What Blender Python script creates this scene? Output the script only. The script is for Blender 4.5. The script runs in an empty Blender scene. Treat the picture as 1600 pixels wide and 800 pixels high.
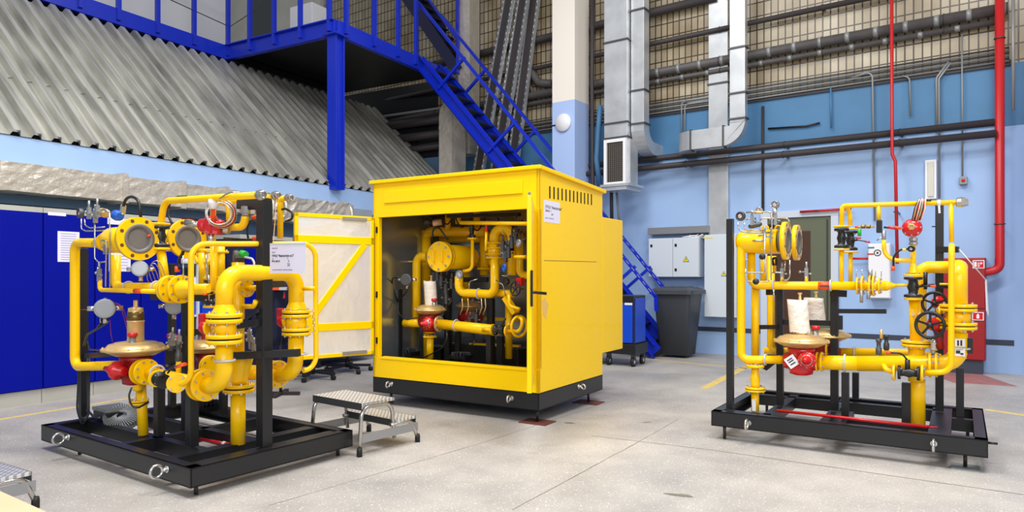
import bpy, bmesh, math, random
from mathutils import Vector, Matrix
random.seed(7)
SC = bpy.context.scene
COL = SC.collection
# ---------------------------------------------------------------- camera
FPX, HOR, CAMH = 1080.0, 431.0, 1.25      # focal length in px, horizon row, eye height
cam_d = bpy.data.cameras.new('camera')
cam = bpy.data.objects.new('camera', cam_d)
COL.objects.link(cam)
cam.location = (0, 0, CAMH)
cam.rotation_euler = (math.radians(90), 0, 0)
cam_d.sensor_width = 36
cam_d.lens = FPX / 1600 * 36
cam_d.shift_y = (HOR - 400) / 1600
cam_d.clip_end = 100
SC.camera = cam
# ---------------------------------------------------------------- world, lights, exposure
w = bpy.data.worlds.new('hall_light'); SC.world = w; w.use_nodes = True
bg = w.node_tree.nodes['Background']
bg.inputs[0].default_value = (0.93, 0.96, 1.0, 1); bg.inputs[1].default_value = 0.34
def area(name, loc, sx, sy, power, rot=(0, 0, 0), col=(1, .985, .96)):
    d = bpy.data.lights.new(name, 'AREA'); d.shape = 'RECTANGLE'; d.size = sx; d.size_y = sy
    d.energy = power; d.color = col
    o = bpy.data.objects.new(name, d); COL.objects.link(o); o.location = loc; o.rotation_euler = rot
    return o
R = math.radians
area('bay_light', (-2.5, 3.5, 7.6), 3.0, 1.2, 330)
area('bay_light', (2.5, 3.0, 7.6), 3.0, 1.2, 360)
area('bay_light', (0.5, 7.5, 7.9), 3.0, 1.2, 190)
area('fill_light', (1.0, -5.5, 4.6), 9.0, 3.2, 470, (R(72), 0, 0), (0.95, .98, 1))  # unseen fill panel added behind the camera to brighten the fronts
SC.view_settings.view_transform = 'Standard'
SC.view_settings.look = 'None'
SC.view_settings.gamma = 1
SC.view_settings.use_curve_mapping = False
SC.view_settings.exposure = 0.36
SC.cycles.max_bounces = 6
SC.cycles.use_denoising = True

# ---------------------------------------------------------------- materials
def srgb(r, g, b):
    f = lambda c: (c / 255 / 12.92) if c / 255 <= .04045 else ((c / 255 + .055) / 1.055) ** 2.4
    return (f(r), f(g), f(b), 1)
def mat(name, col, rough=.5, metal=0., bump=0., bscale=40., var=0., vscale=3., coat=0., spec=.5, var_col=None):
    m = bpy.data.materials.new(name); m.use_nodes = True
    nt = m.node_tree; b = nt.nodes['Principled BSDF']
    c = srgb(*col) if len(col) == 3 else col
    b.inputs['Base Color'].default_value = c
    b.inputs['Roughness'].default_value = rough
    b.inputs['Metallic'].default_value = metal
    b.inputs['Coat Weight'].default_value = coat
    b.inputs['Specular IOR Level'].default_value = spec
    tc = nt.nodes.new('ShaderNodeTexCoord')
    if var or var_col:
        n = nt.nodes.new('ShaderNodeTexNoise'); n.inputs['Scale'].default_value = vscale; n.inputs['Detail'].default_value = 6
        nt.links.new(tc.outputs['Object'], n.inputs['Vector'])
        cr = nt.nodes.new('ShaderNodeValToRGB')
        c2 = srgb(*var_col) if var_col else (c[0] * (1 - var), c[1] * (1 - var), c[2] * (1 - var), 1)
        cr.color_ramp.elements[0].position = .35; cr.color_ramp.elements[1].position = .65
        cr.color_ramp.elements[0].color = c2; cr.color_ramp.elements[1].color = c
        nt.links.new(n.outputs['Fac'], cr.inputs[0]); nt.links.new(cr.outputs[0], b.inputs['Base Color'])
    if bump:
        n2 = nt.nodes.new('ShaderNodeTexNoise'); n2.inputs['Scale'].default_value = bscale; n2.inputs['Detail'].default_value = 4
        nt.links.new(tc.outputs['Object'], n2.inputs['Vector'])
        bp = nt.nodes.new('ShaderNodeBump'); bp.inputs['Strength'].default_value = bump; bp.inputs['Distance'].default_value = .02
        nt.links.new(n2.outputs['Fac'], bp.inputs['Height']); nt.links.new(bp.outputs[0], b.inputs['Normal'])
    return m
M = dict(
    yellow=mat('yellow_enamel', (252, 199, 0), .28, coat=.15, spec=.35, bump=.02, bscale=60),
    yellow_sheet=mat('yellow_sheet_paint', (254, 208, 0), .32, coat=.1, spec=.25, bump=.015, bscale=5),
    black=mat('black_paint', (26, 27, 30), .38, bump=.05, bscale=80),
    black_soft=mat('black_rubber', (22, 22, 24), .6),
    chrome=mat('zinc_plate', (205, 205, 205), .25, .9),
    steel=mat('stainless_tube', (190, 188, 184), .25, .95),
    alu=mat('cast_aluminium', (165, 167, 170), .42, .7, bump=.1),
    inst=mat('instrument_grey', (150, 153, 158), .4, .4),
    brass=mat('yellow_chromate_brass', (226, 192, 130), .32, .5, var=.1, vscale=6),
    brass_dark=mat('dark_brass', (120, 100, 60), .35, .85),
    red=mat('red_enamel', (205, 14, 28), .3, coat=.3),
    dark_red=mat('dark_red_enamel', (150, 10, 20), .4),
    red_pipe=mat('red_pipe_paint', (190, 28, 34), .4),
    orange=mat('orange_plastic', (240, 84, 30), .45),
    blue=mat('blue_gloss_paint', (8, 40, 182), .3, bump=.03),
    blue_cab=mat('blue_cabinet_paint', (0, 14, 142), .55, spec=.12),
    blue_cart=mat('blue_cart_paint', (6, 70, 205), .35),
    white_pl=mat('white_plastic', (232, 232, 236), .4),
    white_tag=mat('paper', (226, 222, 240), .7),
    cable=mat('black_cable', (18, 18, 20), .4),
    hose_grey=mat('grey_hose', (190, 190, 195), .45),
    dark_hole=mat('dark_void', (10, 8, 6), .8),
    seal=mat('grey_filter_mesh', (120, 117, 114), .5, .3, bump=.2, bscale=200),
    galv=mat('galvanised_duct', (206, 209, 213), .36, .55, bump=.10, bscale=3, var=.18, vscale=4),
    galv_dark=mat('galvanised_edge', (90, 92, 95), .5, .7),
    corr=mat('corrugated_zinc', (196, 194, 186), .42, .45, bump=.03, bscale=6, var=.12, vscale=2.5),
    foil=mat('foil_lagging', (206, 198, 186), .34, .45, bump=.8, bscale=14, var=.14, vscale=5),
    grey_pipe=mat('grey_wall_pipe', (82, 78, 78), .55, var=.2, vscale=8),
    dark_pipe=mat('dark_wall_pipe', (54, 48, 50), .6),
    conduit=mat('grey_conduit', (140, 142, 142), .45, .3),
    wall_blue=mat('light_blue_wall_paint', (158, 188, 230), .55, bump=.08, bscale=5, var=.07, vscale=1.4),
    wall_teal=mat('mid_blue_wall_paint', (70, 122, 166), .55, bump=.1, bscale=6, var=.15, vscale=1.5),
    wall_slate=mat('slate_blue_wall_paint', (88, 120, 152), .6, var=.1),
    stripe=mat('dark_stripe', (52, 60, 76), .6),
    col_white=mat('column_white', (240, 232, 222), .6),
    col_blue=mat('column_blue', (172, 196, 242), .6),
    clad=mat('pale_cladding', (222, 222, 230), .5),
    dglass=mat('dark_glass', (40, 46, 52), .12),
    elec=mat('grey_enclosure', (205, 213, 222), .45),
    tray=mat('galvanised_tray', (150, 152, 156), .45, .6),
    olive=mat('olive_door_paint', (92, 98, 78), .5),
    brown=mat('brown_door', (66, 38, 24), .5, bump=.1),
    frame_grey=mat('pale_door_frame', (196, 204, 216), .5),
    bin=mat('grey_bin_plastic', (62, 65, 72), .5, bump=.12, bscale=90),
    blackmat=mat('black_tyre', (24, 24, 26), .6),
    wood=mat('light_wood', (226, 184, 146), .5, var=.08, vscale=8),
    dark_cloth=mat('navy_cloth', (14, 26, 60), .8),
    navy=mat('navy_machine', (16, 20, 60), .5),
    rust=mat('rusty_pad', (112, 60, 44), .7, var=.4, vscale=8),
    yel_line=mat('yellow_floor_paint', (226, 196, 110), .6, var=.2, vscale=12),
    red_line=mat('red_floor_paint', (176, 118, 114), .6, var=.25, vscale=8),
    insul=mat('white_foil_lining', (244, 245, 250), .24, .45, bump=.9, bscale=3.2),
    insul_in=mat('grey_sheet_lining', (168, 178, 188), .2, .85, bump=.25, bscale=2),
    yel_sign=mat('warning_yellow', (238, 222, 50), .5),
    ink=mat('ink', (45, 45, 60), .7), ink_pale=mat('pale_ink', (150, 145, 190), .7), ink_red=mat('red_ink', (190, 40, 40), .7),
    teal_ink=mat('teal_ink', (30, 110, 120), .6), brush=mat('rag_paper', (236, 226, 216), .8, bump=.5, bscale=30),
    glass_grey=mat('prismatic_diffuser', (206, 204, 192), .35, bump=.3, bscale=120),
    blue_pl=mat('blue_plastic', (20, 90, 200), .4), green=mat('green_tape', (30, 170, 60), .5),
    wire=mat('tan_wire', (214, 160, 100), .5), wire_red=mat('red_wire', (150, 40, 40), .5),
    plinth=mat('pale_plinth', (178, 176, 168), .6, var=.12), leafgrey=mat('louvre', (120, 112, 104), .5, .3),
    brown_bracket=mat('brown_bracket', (96, 60, 44), .6),
)
def corr_material():
    m = bpy.data.materials.new('corrugated_zinc'); m.use_nodes = True
    nt = m.node_tree; N = nt.nodes; L = nt.links; b = N['Principled BSDF']
    tc = N.new('ShaderNodeTexCoord'); mp = N.new('ShaderNodeMapping'); mp.inputs['Scale'].default_value = (.7, 9, .7)
    L.new(tc.outputs['Object'], mp.inputs[0])
    n = N.new('ShaderNodeTexNoise'); n.inputs['Scale'].default_value = 1.6; n.inputs['Detail'].default_value = 7; L.new(mp.outputs[0], n.inputs['Vector'])
    cr = N.new('ShaderNodeValToRGB'); cr.color_ramp.elements[0].position = .3; cr.color_ramp.elements[1].position = .7
    cr.color_ramp.elements[0].color = srgb(150, 149, 143); cr.color_ramp.elements[1].color = srgb(222, 220, 210)
    L.new(n.outputs['Fac'], cr.inputs[0]); L.new(cr.outputs[0], b.inputs['Base Color'])
    b.inputs['Metallic'].default_value = .6; b.inputs['Roughness'].default_value = .36
    return m
def floor_material():
    m = bpy.data.materials.new('terrazzo_concrete'); m.use_nodes = True
    nt = m.node_tree; N = nt.nodes; L = nt.links; b = N['Principled BSDF']
    tc = N.new('ShaderNodeTexCoord')
    def noise(s, d=5):
        n = N.new('ShaderNodeTexNoise'); n.inputs['Scale'].default_value = s; n.inputs['Detail'].default_value = d
        L.new(tc.outputs['Object'], n.inputs['Vector']); return n
    def ramp(src, p0, c0, p1, c1):
        r = N.new('ShaderNodeValToRGB'); r.color_ramp.elements[0].position = p0; r.color_ramp.elements[1].position = p1
        r.color_ramp.elements[0].color = c0; r.color_ramp.elements[1].color = c1; L.new(src, r.inputs[0]); return r.outputs[0]
    def mix(a, c, fac, mode='MIX'):
        x = N.new('ShaderNodeMix'); x.data_type = 'RGBA'; x.blend_type = mode
        if isinstance(fac, float): x.inputs[0].default_value = fac
        else: L.new(fac, x.inputs[0])
        for s, v in ((6, a), (7, c)):
            if isinstance(v, tuple): x.inputs[s].default_value = v
            else: L.new(v, x.inputs[s])
        return x.outputs[2]
    base = ramp(noise(.55, 6).outputs['Fac'], .38, srgb(140, 138, 138), .62, srgb(182, 176, 169))
    base = mix(base, ramp(noise(3.5, 8).outputs['Fac'], .3, srgb(160, 155, 150), .7, srgb(204, 197, 189)), .35)
    v = N.new('ShaderNodeTexVoronoi'); v.inputs['Scale'].default_value = 68; L.new(tc.outputs['Object'], v.inputs['Vector'])
    sp = ramp(v.outputs['Distance'], .2, (1, 1, 1, 1), .34, (0, 0, 0, 1))
    sel = ramp(noise(48, 2).outputs['Fac'], .49, (0, 0, 0, 1), .58, (1, 1, 1, 1))
    spk = N.new('ShaderNodeMath'); spk.operation = 'MULTIPLY'; L.new(sp, spk.inputs[0]); L.new(sel, spk.inputs[1])
    base = mix(base, srgb(220, 216, 208), spk.outputs[0])
    dk = ramp(noise(120, 3).outputs['Fac'], .3, (1, 1, 1, 1), .42, (0, 0, 0, 1))
    base = mix(base, srgb(128, 120, 114), dk)
    st = ramp(noise(1.6, 3).outputs['Fac'], .68, (0, 0, 0, 1), .8, (1, 1, 1, 1))
    base = mix(base, srgb(140, 134, 128), st)
    L.new(base, b.inputs['Base Color'])
    rr = N.new('ShaderNodeMapRange'); L.new(noise(2.2, 4).outputs['Fac'], rr.inputs[0])
    rr.inputs[3].default_value = .38; rr.inputs[4].default_value = .62
    L.new(rr.outputs[0], b.inputs['Roughness'])
    return m
def tile_material():
    # glazed block wall: pale cream blocks divided by dark rusty joints
    m = bpy.data.materials.new('glass_block'); m.use_nodes = True
    nt = m.node_tree; N = nt.nodes; L = nt.links; b = N['Principled BSDF']
    tc = N.new('ShaderNodeTexCoord'); mp = N.new('ShaderNodeMapping'); L.new(tc.outputs['UV'], mp.inputs[0])
    br = N.new('ShaderNodeTexBrick'); br.offset = 0
    br.inputs['Scale'].default_value = 1; br.inputs['Brick Width'].default_value = .105; br.inputs['Row Height'].default_value = .21
    br.inputs['Mortar Size'].default_value = .010; br.inputs['Mortar Smooth'].default_value = .1
    br.inputs['Color1'].default_value = srgb(196, 186, 164); br.inputs['Color2'].default_value = srgb(170, 158, 134)
    br.inputs['Mortar'].default_value = srgb(74, 60, 46)
    L.new(mp.outputs[0], br.inputs['Vector'])
    n = N.new('ShaderNodeTexNoise'); n.inputs['Scale'].default_value = 1.1; n.inputs['Detail'].default_value = 5; L.new(tc.outputs['UV'], n.inputs['Vector'])
    cr = N.new('ShaderNodeValToRGB'); cr.color_ramp.elements[0].position = .35; cr.color_ramp.elements[1].position = .7
    cr.color_ramp.elements[0].color = (.62, .56, .48, 1); cr.color_ramp.elements[1].color = (1.05, 1.05, 1.05, 1)
    L.new(n.outputs['Fac'], cr.inputs[0])
    mx = N.new('ShaderNodeMix'); mx.data_type = 'RGBA'; mx.blend_type = 'MULTIPLY'; mx.inputs[0].default_value = 1
    L.new(br.outputs['Color'], mx.inputs[6]); L.new(cr.outputs[0], mx.inputs[7]); L.new(mx.outputs[2], b.inputs['Base Color'])
    b.inputs['Roughness'].default_value = .3
    bp = N.new('ShaderNodeBump'); bp.inputs['Strength'].default_value = .4; bp.invert = True
    L.new(br.outputs['Fac'], bp.inputs['Height']); L.new(bp.outputs[0], b.inputs['Normal'])
    return m
def tread_material():
    m = bpy.data.materials.new('chequer_plate'); m.use_nodes = True
    nt = m.node_tree; N = nt.nodes; L = nt.links; b = N['Principled BSDF']
    b.inputs['Metallic'].default_value = .55; b.inputs['Roughness'].default_value = .35
    tc = N.new('ShaderNodeTexCoord'); mp = N.new('ShaderNodeMapping'); mp.inputs['Rotation'].default_value = (0, 0, R(45))
    L.new(tc.outputs['Object'], mp.inputs[0])
    ck = N.new('ShaderNodeTexBrick'); ck.inputs['Scale'].default_value = 1; ck.inputs['Brick Width'].default_value = .048
    ck.inputs['Row Height'].default_value = .026; ck.inputs['Mortar Size'].default_value = .006
    ck.inputs['Color1'].default_value = srgb(232, 232, 232); ck.inputs['Color2'].default_value = srgb(222, 222, 222); ck.inputs['Mortar'].default_value = srgb(168, 168, 168)
    L.new(mp.outputs[0], ck.inputs['Vector']); L.new(ck.outputs['Color'], b.inputs['Base Color'])
    bp = N.new('ShaderNodeBump'); bp.inputs['Strength'].default_value = .5; bp.inputs['Distance'].default_value = .004; bp.invert = True
    L.new(ck.outputs['Fac'], bp.inputs['Height']); L.new(bp.outputs[0], b.inputs['Normal'])
    return m
M['corr'] = corr_material(); M['floor'] = floor_material(); M['tile'] = tile_material(); M['tread'] = tread_material()

# ---------------------------------------------------------------- mesh builder
X3, Y3, Z3 = Vector((1, 0, 0)), Vector((0, 1, 0)), Vector((0, 0, 1))
def V(*a): return Vector(a)
def basis(d):
    d = Vector(d).normalized()
    a = Z3 if abs(d.z) < .95 else X3
    x = a.cross(d).normalized(); return x, d.cross(x).normalized(), d
class MB:
    def __init__(s): s.v = []; s.f = []; s.mi = []; s.sm = []; s.m = 0
    def add(s, vs, fs, smooth=False):
        n = len(s.v); s.v += [tuple(p) for p in vs]
        for f in fs: s.f.append([i + n for i in f]); s.mi.append(s.m); s.sm.append(smooth)
        return s
    def box(s, x0, x1, y0, y1, z0, z1, ch=0.):
        if x0 > x1: x0, x1 = x1, x0
        if y0 > y1: y0, y1 = y1, y0
        if z0 > z1: z0, z1 = z1, z0
        c = [(x, y, z) for z in (z0, z1) for y in (y0, y1) for x in (x0, x1)]
        return s.add(c, [(0, 2, 3, 1), (4, 5, 7, 6), (0, 1, 5, 4), (2, 6, 7, 3), (0, 4, 6, 2), (1, 3, 7, 5)])
    def bar(s, p, q, w, h, up=None):
        # rectangular bar from p to q, w across, h along 'up'
        p, q = Vector(p), Vector(q); d = (q - p).normalized()
        up = Vector(up) if up else (Z3 if abs(d.z) < .95 else Y3)
        sx = d.cross(up).normalized(); uy = sx.cross(d).normalized()
        c = []
        for e in (p, q):
            for a, b in ((-1, -1), (1, -1), (1, 1), (-1, 1)): c.append(e + sx * a * w / 2 + uy * b * h / 2)
        return s.add(c, [(3, 2, 1, 0), (4, 5, 6, 7), (0, 1, 5, 4), (1, 2, 6, 5), (2, 3, 7, 6), (3, 0, 4, 7)])
    def ring(s, c, x, y, r, n): return [c + x * (r * math.cos(2 * math.pi * i / n)) + y * (r * math.sin(2 * math.pi * i / n)) for i in range(n)]
    def lathe(s, o, d, prof, n=20, smooth=True):
        # prof: (radius, distance along d) pairs; sharp unless profile repeats
        x, y, d = basis(d); o = Vector(o); k = len(s.v)
        for r, t in prof: s.v += [tuple(p) for p in s.ring(o + d * t, x, y, max(r, .0002), n)]
        for j in range(len(prof) - 1):
            a, b = prof[j], prof[j + 1]
            flat = abs(a[1] - b[1]) < 1e-6
            for i in range(n):
                i2 = (i + 1) % n
                s.f.append([k + j * n + i, k + j * n + i2, k + (j + 1) * n + i2, k + (j + 1) * n + i]); s.mi.append(s.m); s.sm.append(smooth and not flat)
        if prof[0][0] > .001: s.f.append([k + i for i in reversed(range(n))]); s.mi.append(s.m); s.sm.append(False)
        if prof[-1][0] > .001: s.f.append([k + (len(prof) - 1) * n + i for i in range(n)]); s.mi.append(s.m); s.sm.append(False)
        return s
    def cyl(s, p, q, r, n=16, r2=None):
        p, q = Vector(p), Vector(q); d = q - p
        return s.lathe(p, d, [(r, 0), (r if r2 is None else r2, d.length)], n)
    def ball(s, c, r, n=14, sc=(1, 1, 1)):
        c = Vector(c); vs = []; m = max(6, n // 2 + 1)
        for j in range(m + 1):
            t = math.pi * j / m
            for i in range(n):
                a = 2 * math.pi * i / n; rr = max(math.sin(t), .001)
                vs.append((c.x + r * sc[0] * rr * math.cos(a), c.y + r * sc[1] * rr * math.sin(a), c.z + r * sc[2] * math.cos(t)))
        return s.add(vs, [(j * n + i, (j + 1) * n + i, (j + 1) * n + (i + 1) % n, j * n + (i + 1) % n) for j in range(m) for i in range(n)], True)
    def tube(s, pts, r, bend=None, n=12, caps=True, closed=False):
        pts = [Vector(p) for p in pts]; path = []
        if closed: path = pts
        else:
            for i, p in enumerate(pts):
                if i in (0, len(pts) - 1) or not bend: path.append(p); continue
                a, b = pts[i - 1] - p, pts[i + 1] - p
                la, lb = a.length, b.length; a.normalize(); b.normalize()
                ang = a.angle(b)
                if ang > 3.05 or ang < .05: path.append(p); continue
                t = min(bend / math.tan(ang / 2), la * .49 if i > 1 else la * .98, lb * .49 if i < len(pts) - 2 else lb * .98)
                rad = t * math.tan(ang / 2); bis = (a + b).normalized(); c = p + bis * (rad / math.sin(ang / 2))
                s0 = p + a * t - c; e0 = p + b * t - c; tot = s0.angle(e0); k = max(3, int(tot / .2))
                ax = s0.cross(e0).normalized()
                for j in range(k + 1): path.append(c + Matrix.Rotation(tot * j / k, 3, ax) @ s0)
        m = len(path)
        if m < 2: return s
        tg = []
        for i in range(m):
            if closed: d = path[(i + 1) % m] - path[i - 1]
            else: d = path[min(i + 1, m - 1)] - path[max(i - 1, 0)]
            tg.append(d.normalized())
        x, y, _ = basis(tg[0]); k = len(s.v); prev = tg[0]
        for i in range(m):
            ax = prev.cross(tg[i])
            if ax.length > 1e-6:
                rot = Matrix.Rotation(prev.angle(tg[i]), 3, ax.normalized()); x = rot @ x; y = rot @ y
            prev = tg[i]
            s.v += [tuple(p) for p in s.ring(path[i], x, y, r, n)]
        for j in range(m if closed else m - 1):
            j2 = (j + 1) % m
            for i in range(n):
                i2 = (i + 1) % n
                s.f.append([k + j * n + i, k + j * n + i2, k + j2 * n + i2, k + j2 * n + i]); s.mi.append(s.m); s.sm.append(True)
        if caps and not closed:
            s.f.append([k + i for i in reversed(range(n))]); s.mi.append(s.m); s.sm.append(False)
            s.f.append([k + (m - 1) * n + i for i in range(n)]); s.mi.append(s.m); s.sm.append(False)
        return s
    def torus(s, c, d, R_, r, n=28, k=10):
        x, y, _ = basis(d); c = Vector(c)
        return s.tube(s.ring(c, x, y, R_, n), r, n=k, closed=True)
    def prism(s, poly, z0, z1, fn=None):
        # poly in 2D extruded; fn maps (a,b,h) to a point
        fn = fn or (lambda a, b, h: (a, b, h)); n = len(poly)
        vs = [fn(a, b, z0) for a, b in poly] + [fn(a, b, z1) for a, b in poly]
        return s.add(vs, [list(range(n - 1, -1, -1)), list(range(n, 2 * n))] + [(i, (i + 1) % n, n + (i + 1) % n, n + i) for i in range(n)])
    def quad(s, a, b, c, d): return s.add([a, b, c, d], [(0, 1, 2, 3)])
    def build(s, name, mats, parent=None, bev=0.):
        me = bpy.data.meshes.new(name); me.from_pydata(s.v, [], s.f)
        if not isinstance(mats, (list, tuple)): mats = [mats]
        for m_ in mats: me.materials.append(M[m_] if isinstance(m_, str) else m_)
        me.polygons.foreach_set('material_index', [min(i, len(mats) - 1) for i in s.mi])
        me.polygons.foreach_set('use_smooth', s.sm)
        me.update()
        bm = bmesh.new(); bm.from_mesh(me); bmesh.ops.recalc_face_normals(bm, faces=bm.faces); bm.to_mesh(me); bm.free()
        o = bpy.data.objects.new(name, me); COL.objects.link(o)
        if parent: o.parent = parent
        if bev:
            b = o.modifiers.new('edge', 'BEVEL'); b.width = bev; b.segments = 2; b.limit_method = 'ANGLE'; b.angle_limit = R(50)
        return o
def tag(o, label, cat, group=None, kind=None):
    o['label'] = label; o['category'] = cat
    if group: o['group'] = group
    if kind: o['kind'] = kind
    return o
def struct(o): o['kind'] = 'structure'; return o

# a frame = a thing's own axes on the shop floor (u to the right and nearer, v to the right and farther)
class Frame:
    def __init__(s, x, y, yaw):
        s.x, s.y, s.yaw = x, y, yaw; t = R(yaw)
        s.a = (math.cos(t), -math.sin(t)); s.b = (math.sin(t), math.cos(t))
    def empty(s, name, label=None, cat=None, group=None, dx=0, dy=0, dz=0):
        o = bpy.data.objects.new(name, None); COL.objects.link(o); o.empty_display_size = .1
        o.location = (s.x + dx * s.a[0] + dy * s.b[0], s.y + dx * s.a[1] + dy * s.b[1], dz)
        o.rotation_euler = (0, 0, -R(s.yaw))
        if label: tag(o, label, cat, group)
        return o
    def place(s, o):
        o.location = (s.x, s.y, 0); o.rotation_euler = (0, 0, -R(s.yaw)); return o
    def v(s, px, py, v):
        # where the sight line of a photo point meets the upright plane at depth v of this frame
        k = (px - 800) / FPX; P = (s.x + v * s.b[0], s.y + v * s.b[1])
        u = (k * P[1] - P[0]) / (s.a[0] - k * s.a[1]); D = P[1] + u * s.a[1]
        return Vector((u, v, CAMH + (HOR - py) / FPX * D))
    def u(s, px, py, u):
        k = (px - 800) / FPX; P = (s.x + u * s.a[0], s.y + u * s.a[1])
        v = (k * P[1] - P[0]) / (s.b[0] - k * s.b[1]); D = P[1] + v * s.b[1]
        return Vector((u, v, CAMH + (HOR - py) / FPX * D))
    def z(s, px, py, z):
        D = (CAMH - z) * FPX / (py - HOR); dx = (px - 800) / FPX * D - s.x; dy = D - s.y
        return Vector((dx * s.a[0] + dy * s.a[1], dx * s.b[0] + dy * s.b[1], z))
def text(body, size, name, m, parent, loc, rot, align='LEFT', ext=.0006):
    c = bpy.data.curves.new(name, 'FONT'); c.body = body; c.size = size; c.extrude = ext; c.align_x = align
    t = bpy.data.objects.new(name, c); COL.objects.link(t)
    bpy.context.view_layer.update()
    me = bpy.data.meshes.new_from_object(t); bpy.data.objects.remove(t); bpy.data.curves.remove(c)
    me.materials.clear(); me.materials.append(M[m])
    o = bpy.data.objects.new(name, me); COL.objects.link(o); o.parent = parent; o.location = loc; o.rotation_euler = rot
    return o
# ================================================================ SETTING
BW = Frame(3.0992, 11.157, 35.9)      # back wall: v = 0 is its face, u runs along it
LW = Frame(-4.785, 6.46, 29.5)        # left wall side: u = 0 is the face of the blue cabinets, v runs along them
# floor
g = MB(); n = 40
g.quad((-16, -7, 0), (14, -7, 0), (14, 22, 0), (-16, 22, 0))
fl = struct(g.build('floor', 'floor'))
def floor_strip(name, p, q, w, m, label, cat='floor marking', h=.002, group=None):
    g = MB(); p = V(p[0], p[1], 0); q = V(q[0], q[1], 0); d = (q - p).normalized(); nrm = V(-d.y, d.x, 0) * w / 2
    c = [p + nrm, q + nrm, q - nrm, p - nrm]
    g.add([(a.x, a.y, .0) for a in c] + [(a.x, a.y, h) for a in c], [(4, 5, 6, 7), (0, 1, 5, 4), (1, 2, 6, 5), (2, 3, 7, 6), (3, 0, 4, 7)])
    return tag(g.build(name, m), label, cat, group)
def ground(px, py):
    D = CAMH * FPX / (py - HOR); return ((px - 800) / FPX * D, D)
M['crack'] = mat('dark_joint', (112, 104, 98), .8)
def joint(a, b, w=.006):
    g = MB(); p = V(*ground(*a), 0); q = V(*ground(*b), 0); d = (q - p).normalized(); nr = V(-d.y, d.x, 0) * w / 2
    k = 14; vs = []
    for i in range(k + 1):
        c = p.lerp(q, i / k) + nr * random.uniform(-.8, .8); ww = random.uniform(.5, 1.2)
        vs += [(c.x + nr.x * ww, c.y + nr.y * ww, .0012), (c.x - nr.x * ww, c.y - nr.y * ww, .0012)]
    g.add(vs, [(2 * i, 2 * i + 1, 2 * i + 3, 2 * i + 2) for i in range(k)])
    return g.build('floor_joint', 'crack', fl)
joint((800, 797), (993, 693)); joint((925, 681), (1110, 703)); joint((1110, 703), (1600, 773), .008); joint((993, 693), (1060, 655), .004)
joint((420, 790), (760, 690), .004); joint((760, 690), (960, 625), .004)
# oily stains on the concrete
M['stain'] = mat('dried_spill', (120, 116, 100), .5, var=.2, vscale=20)
def stain(px, py, rx, ry, rot=0):
    c = V(*ground(px, py), 0); g = MB(); vs = []
    for i in range(18):
        a = 2 * math.pi * i / 18; k = random.uniform(.6, 1.15)
        x, y = rx * k * math.cos(a), ry * k * math.sin(a)
        vs.append((c.x + x * math.cos(rot) - y * math.sin(rot), c.y + x * math.sin(rot) + y * math.cos(rot), .0015))
    g.add(vs, [list(range(18))]); g.build('floor_stain', 'stain', fl)
stain(1062, 774, .09, .025, -.25); stain(890, 661, .05, .02, -.3); stain(1010, 660, .05, .012, .2)

# back wall : teal / light blue painted zones, glass block band above
def wall_box(name, u0, u1, z0, z1, m, v0=0, v1=.3, uv=False):
    g = MB(); g.box(u0, u1, v0, v1, z0, z1); o = g.build(name, m)
    if uv:
        ly = o.data.uv_layers.new(name='UVMap')
        for lp in o.data.loops:
            c = o.data.vertices[lp.vertex_index].co; ly.data[lp.index].uv = (c.x, c.z)
    return BW.place(o)
wall = struct(wall_box('wall_back', -16, 4.4, 0, 3.16, 'wall_blue'))
o = wall_box('upper_paint_band', -16, 4.4, 3.16, 3.96, 'wall_teal'); struct(o).name = 'wall_back_upper'
o = wall_box('wall_back_blocks', -16, 4.4, 3.96, 8.2, 'tile', uv=True); struct(o)
g = MB(); g.box(-16, 4.05, -.006, 0, .36, .43); struct(BW.place(g.build('trim_1', 'stripe')))
g = MB(); g.box(-16, 4.05, -.03, 0, 3.93, 4.0); struct(BW.place(g.build('trim_2', 'dark_pipe')))
# right-hand column (white over blue) and return wall
g = MB(); cp = BW.v(1588, 598, -1.0)
g.box(4.36, 5.0, -1.15, 0, 0, 3.55); g.m = 1; g.box(4.36, 5.0, -1.15, 0, 3.55, 8.2)
struct(BW.place(g.build('wall_right', ['col_blue', 'col_white'])))
# concrete column beside the stairs
cu0 = BW.v(863, 0, -.7).x; cu1 = BW.v(898, 400, -.7).x; czb = BW.v(880, 158, -.7).z
g = MB(); g.box(cu0, cu1, -.7, -.22, 0, czb); g.m = 1; g.box(cu0, cu1, -.7, -.22, czb, 8.2)
struct(BW.place(g.build('trim_3', ['col_blue', 'col_white'])))
# white round speaker on the column
t = BW.empty('wall_speaker', 'round white disc speaker high on the blue and white column', 'speaker')
c = BW.v(881, 192, -.7)
MB().lathe(c, (0, -1, 0), [(.15, 0), (.155, .03), (.145, .045), (.0, .05)], 28).build('speaker_cover', 'white_pl', t)
MB().torus(c + V(0, -.035, 0), (0, 1, 0), .142, .006, 32, 8).build('rim', 'conduit', t)
MB().tube([c + V(-.25, 0.0, -.02), c + V(-.12, -.01, -.02)], .012).build('cable', 'cable', t)

# left low building : slate wall, plinth, blue band, and its steep corrugated roof
wu = -.45
def ul(px, py, u): return LW.u(px, py, u)
LZ = 2.58
def lw_box(name, u0, u1, v0, v1, z0, z1, m): g = MB(); g.box(u0, u1, v0, v1, z0, z1); return struct(LW.place(g.build(name, m)))
lw_box('wall_left', -.75, -.6, -7, 7.6, 0, 2.05, 'wall_slate')
lw_box('wall_left_band', -.78, -.45, -7, 7.6, 2.28, 2.66, 'wall_blue')
lw_box('wall_left_recess', -.78, -.6, -7, 7.6, 2.05, 2.28, 'wall_slate')
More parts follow.
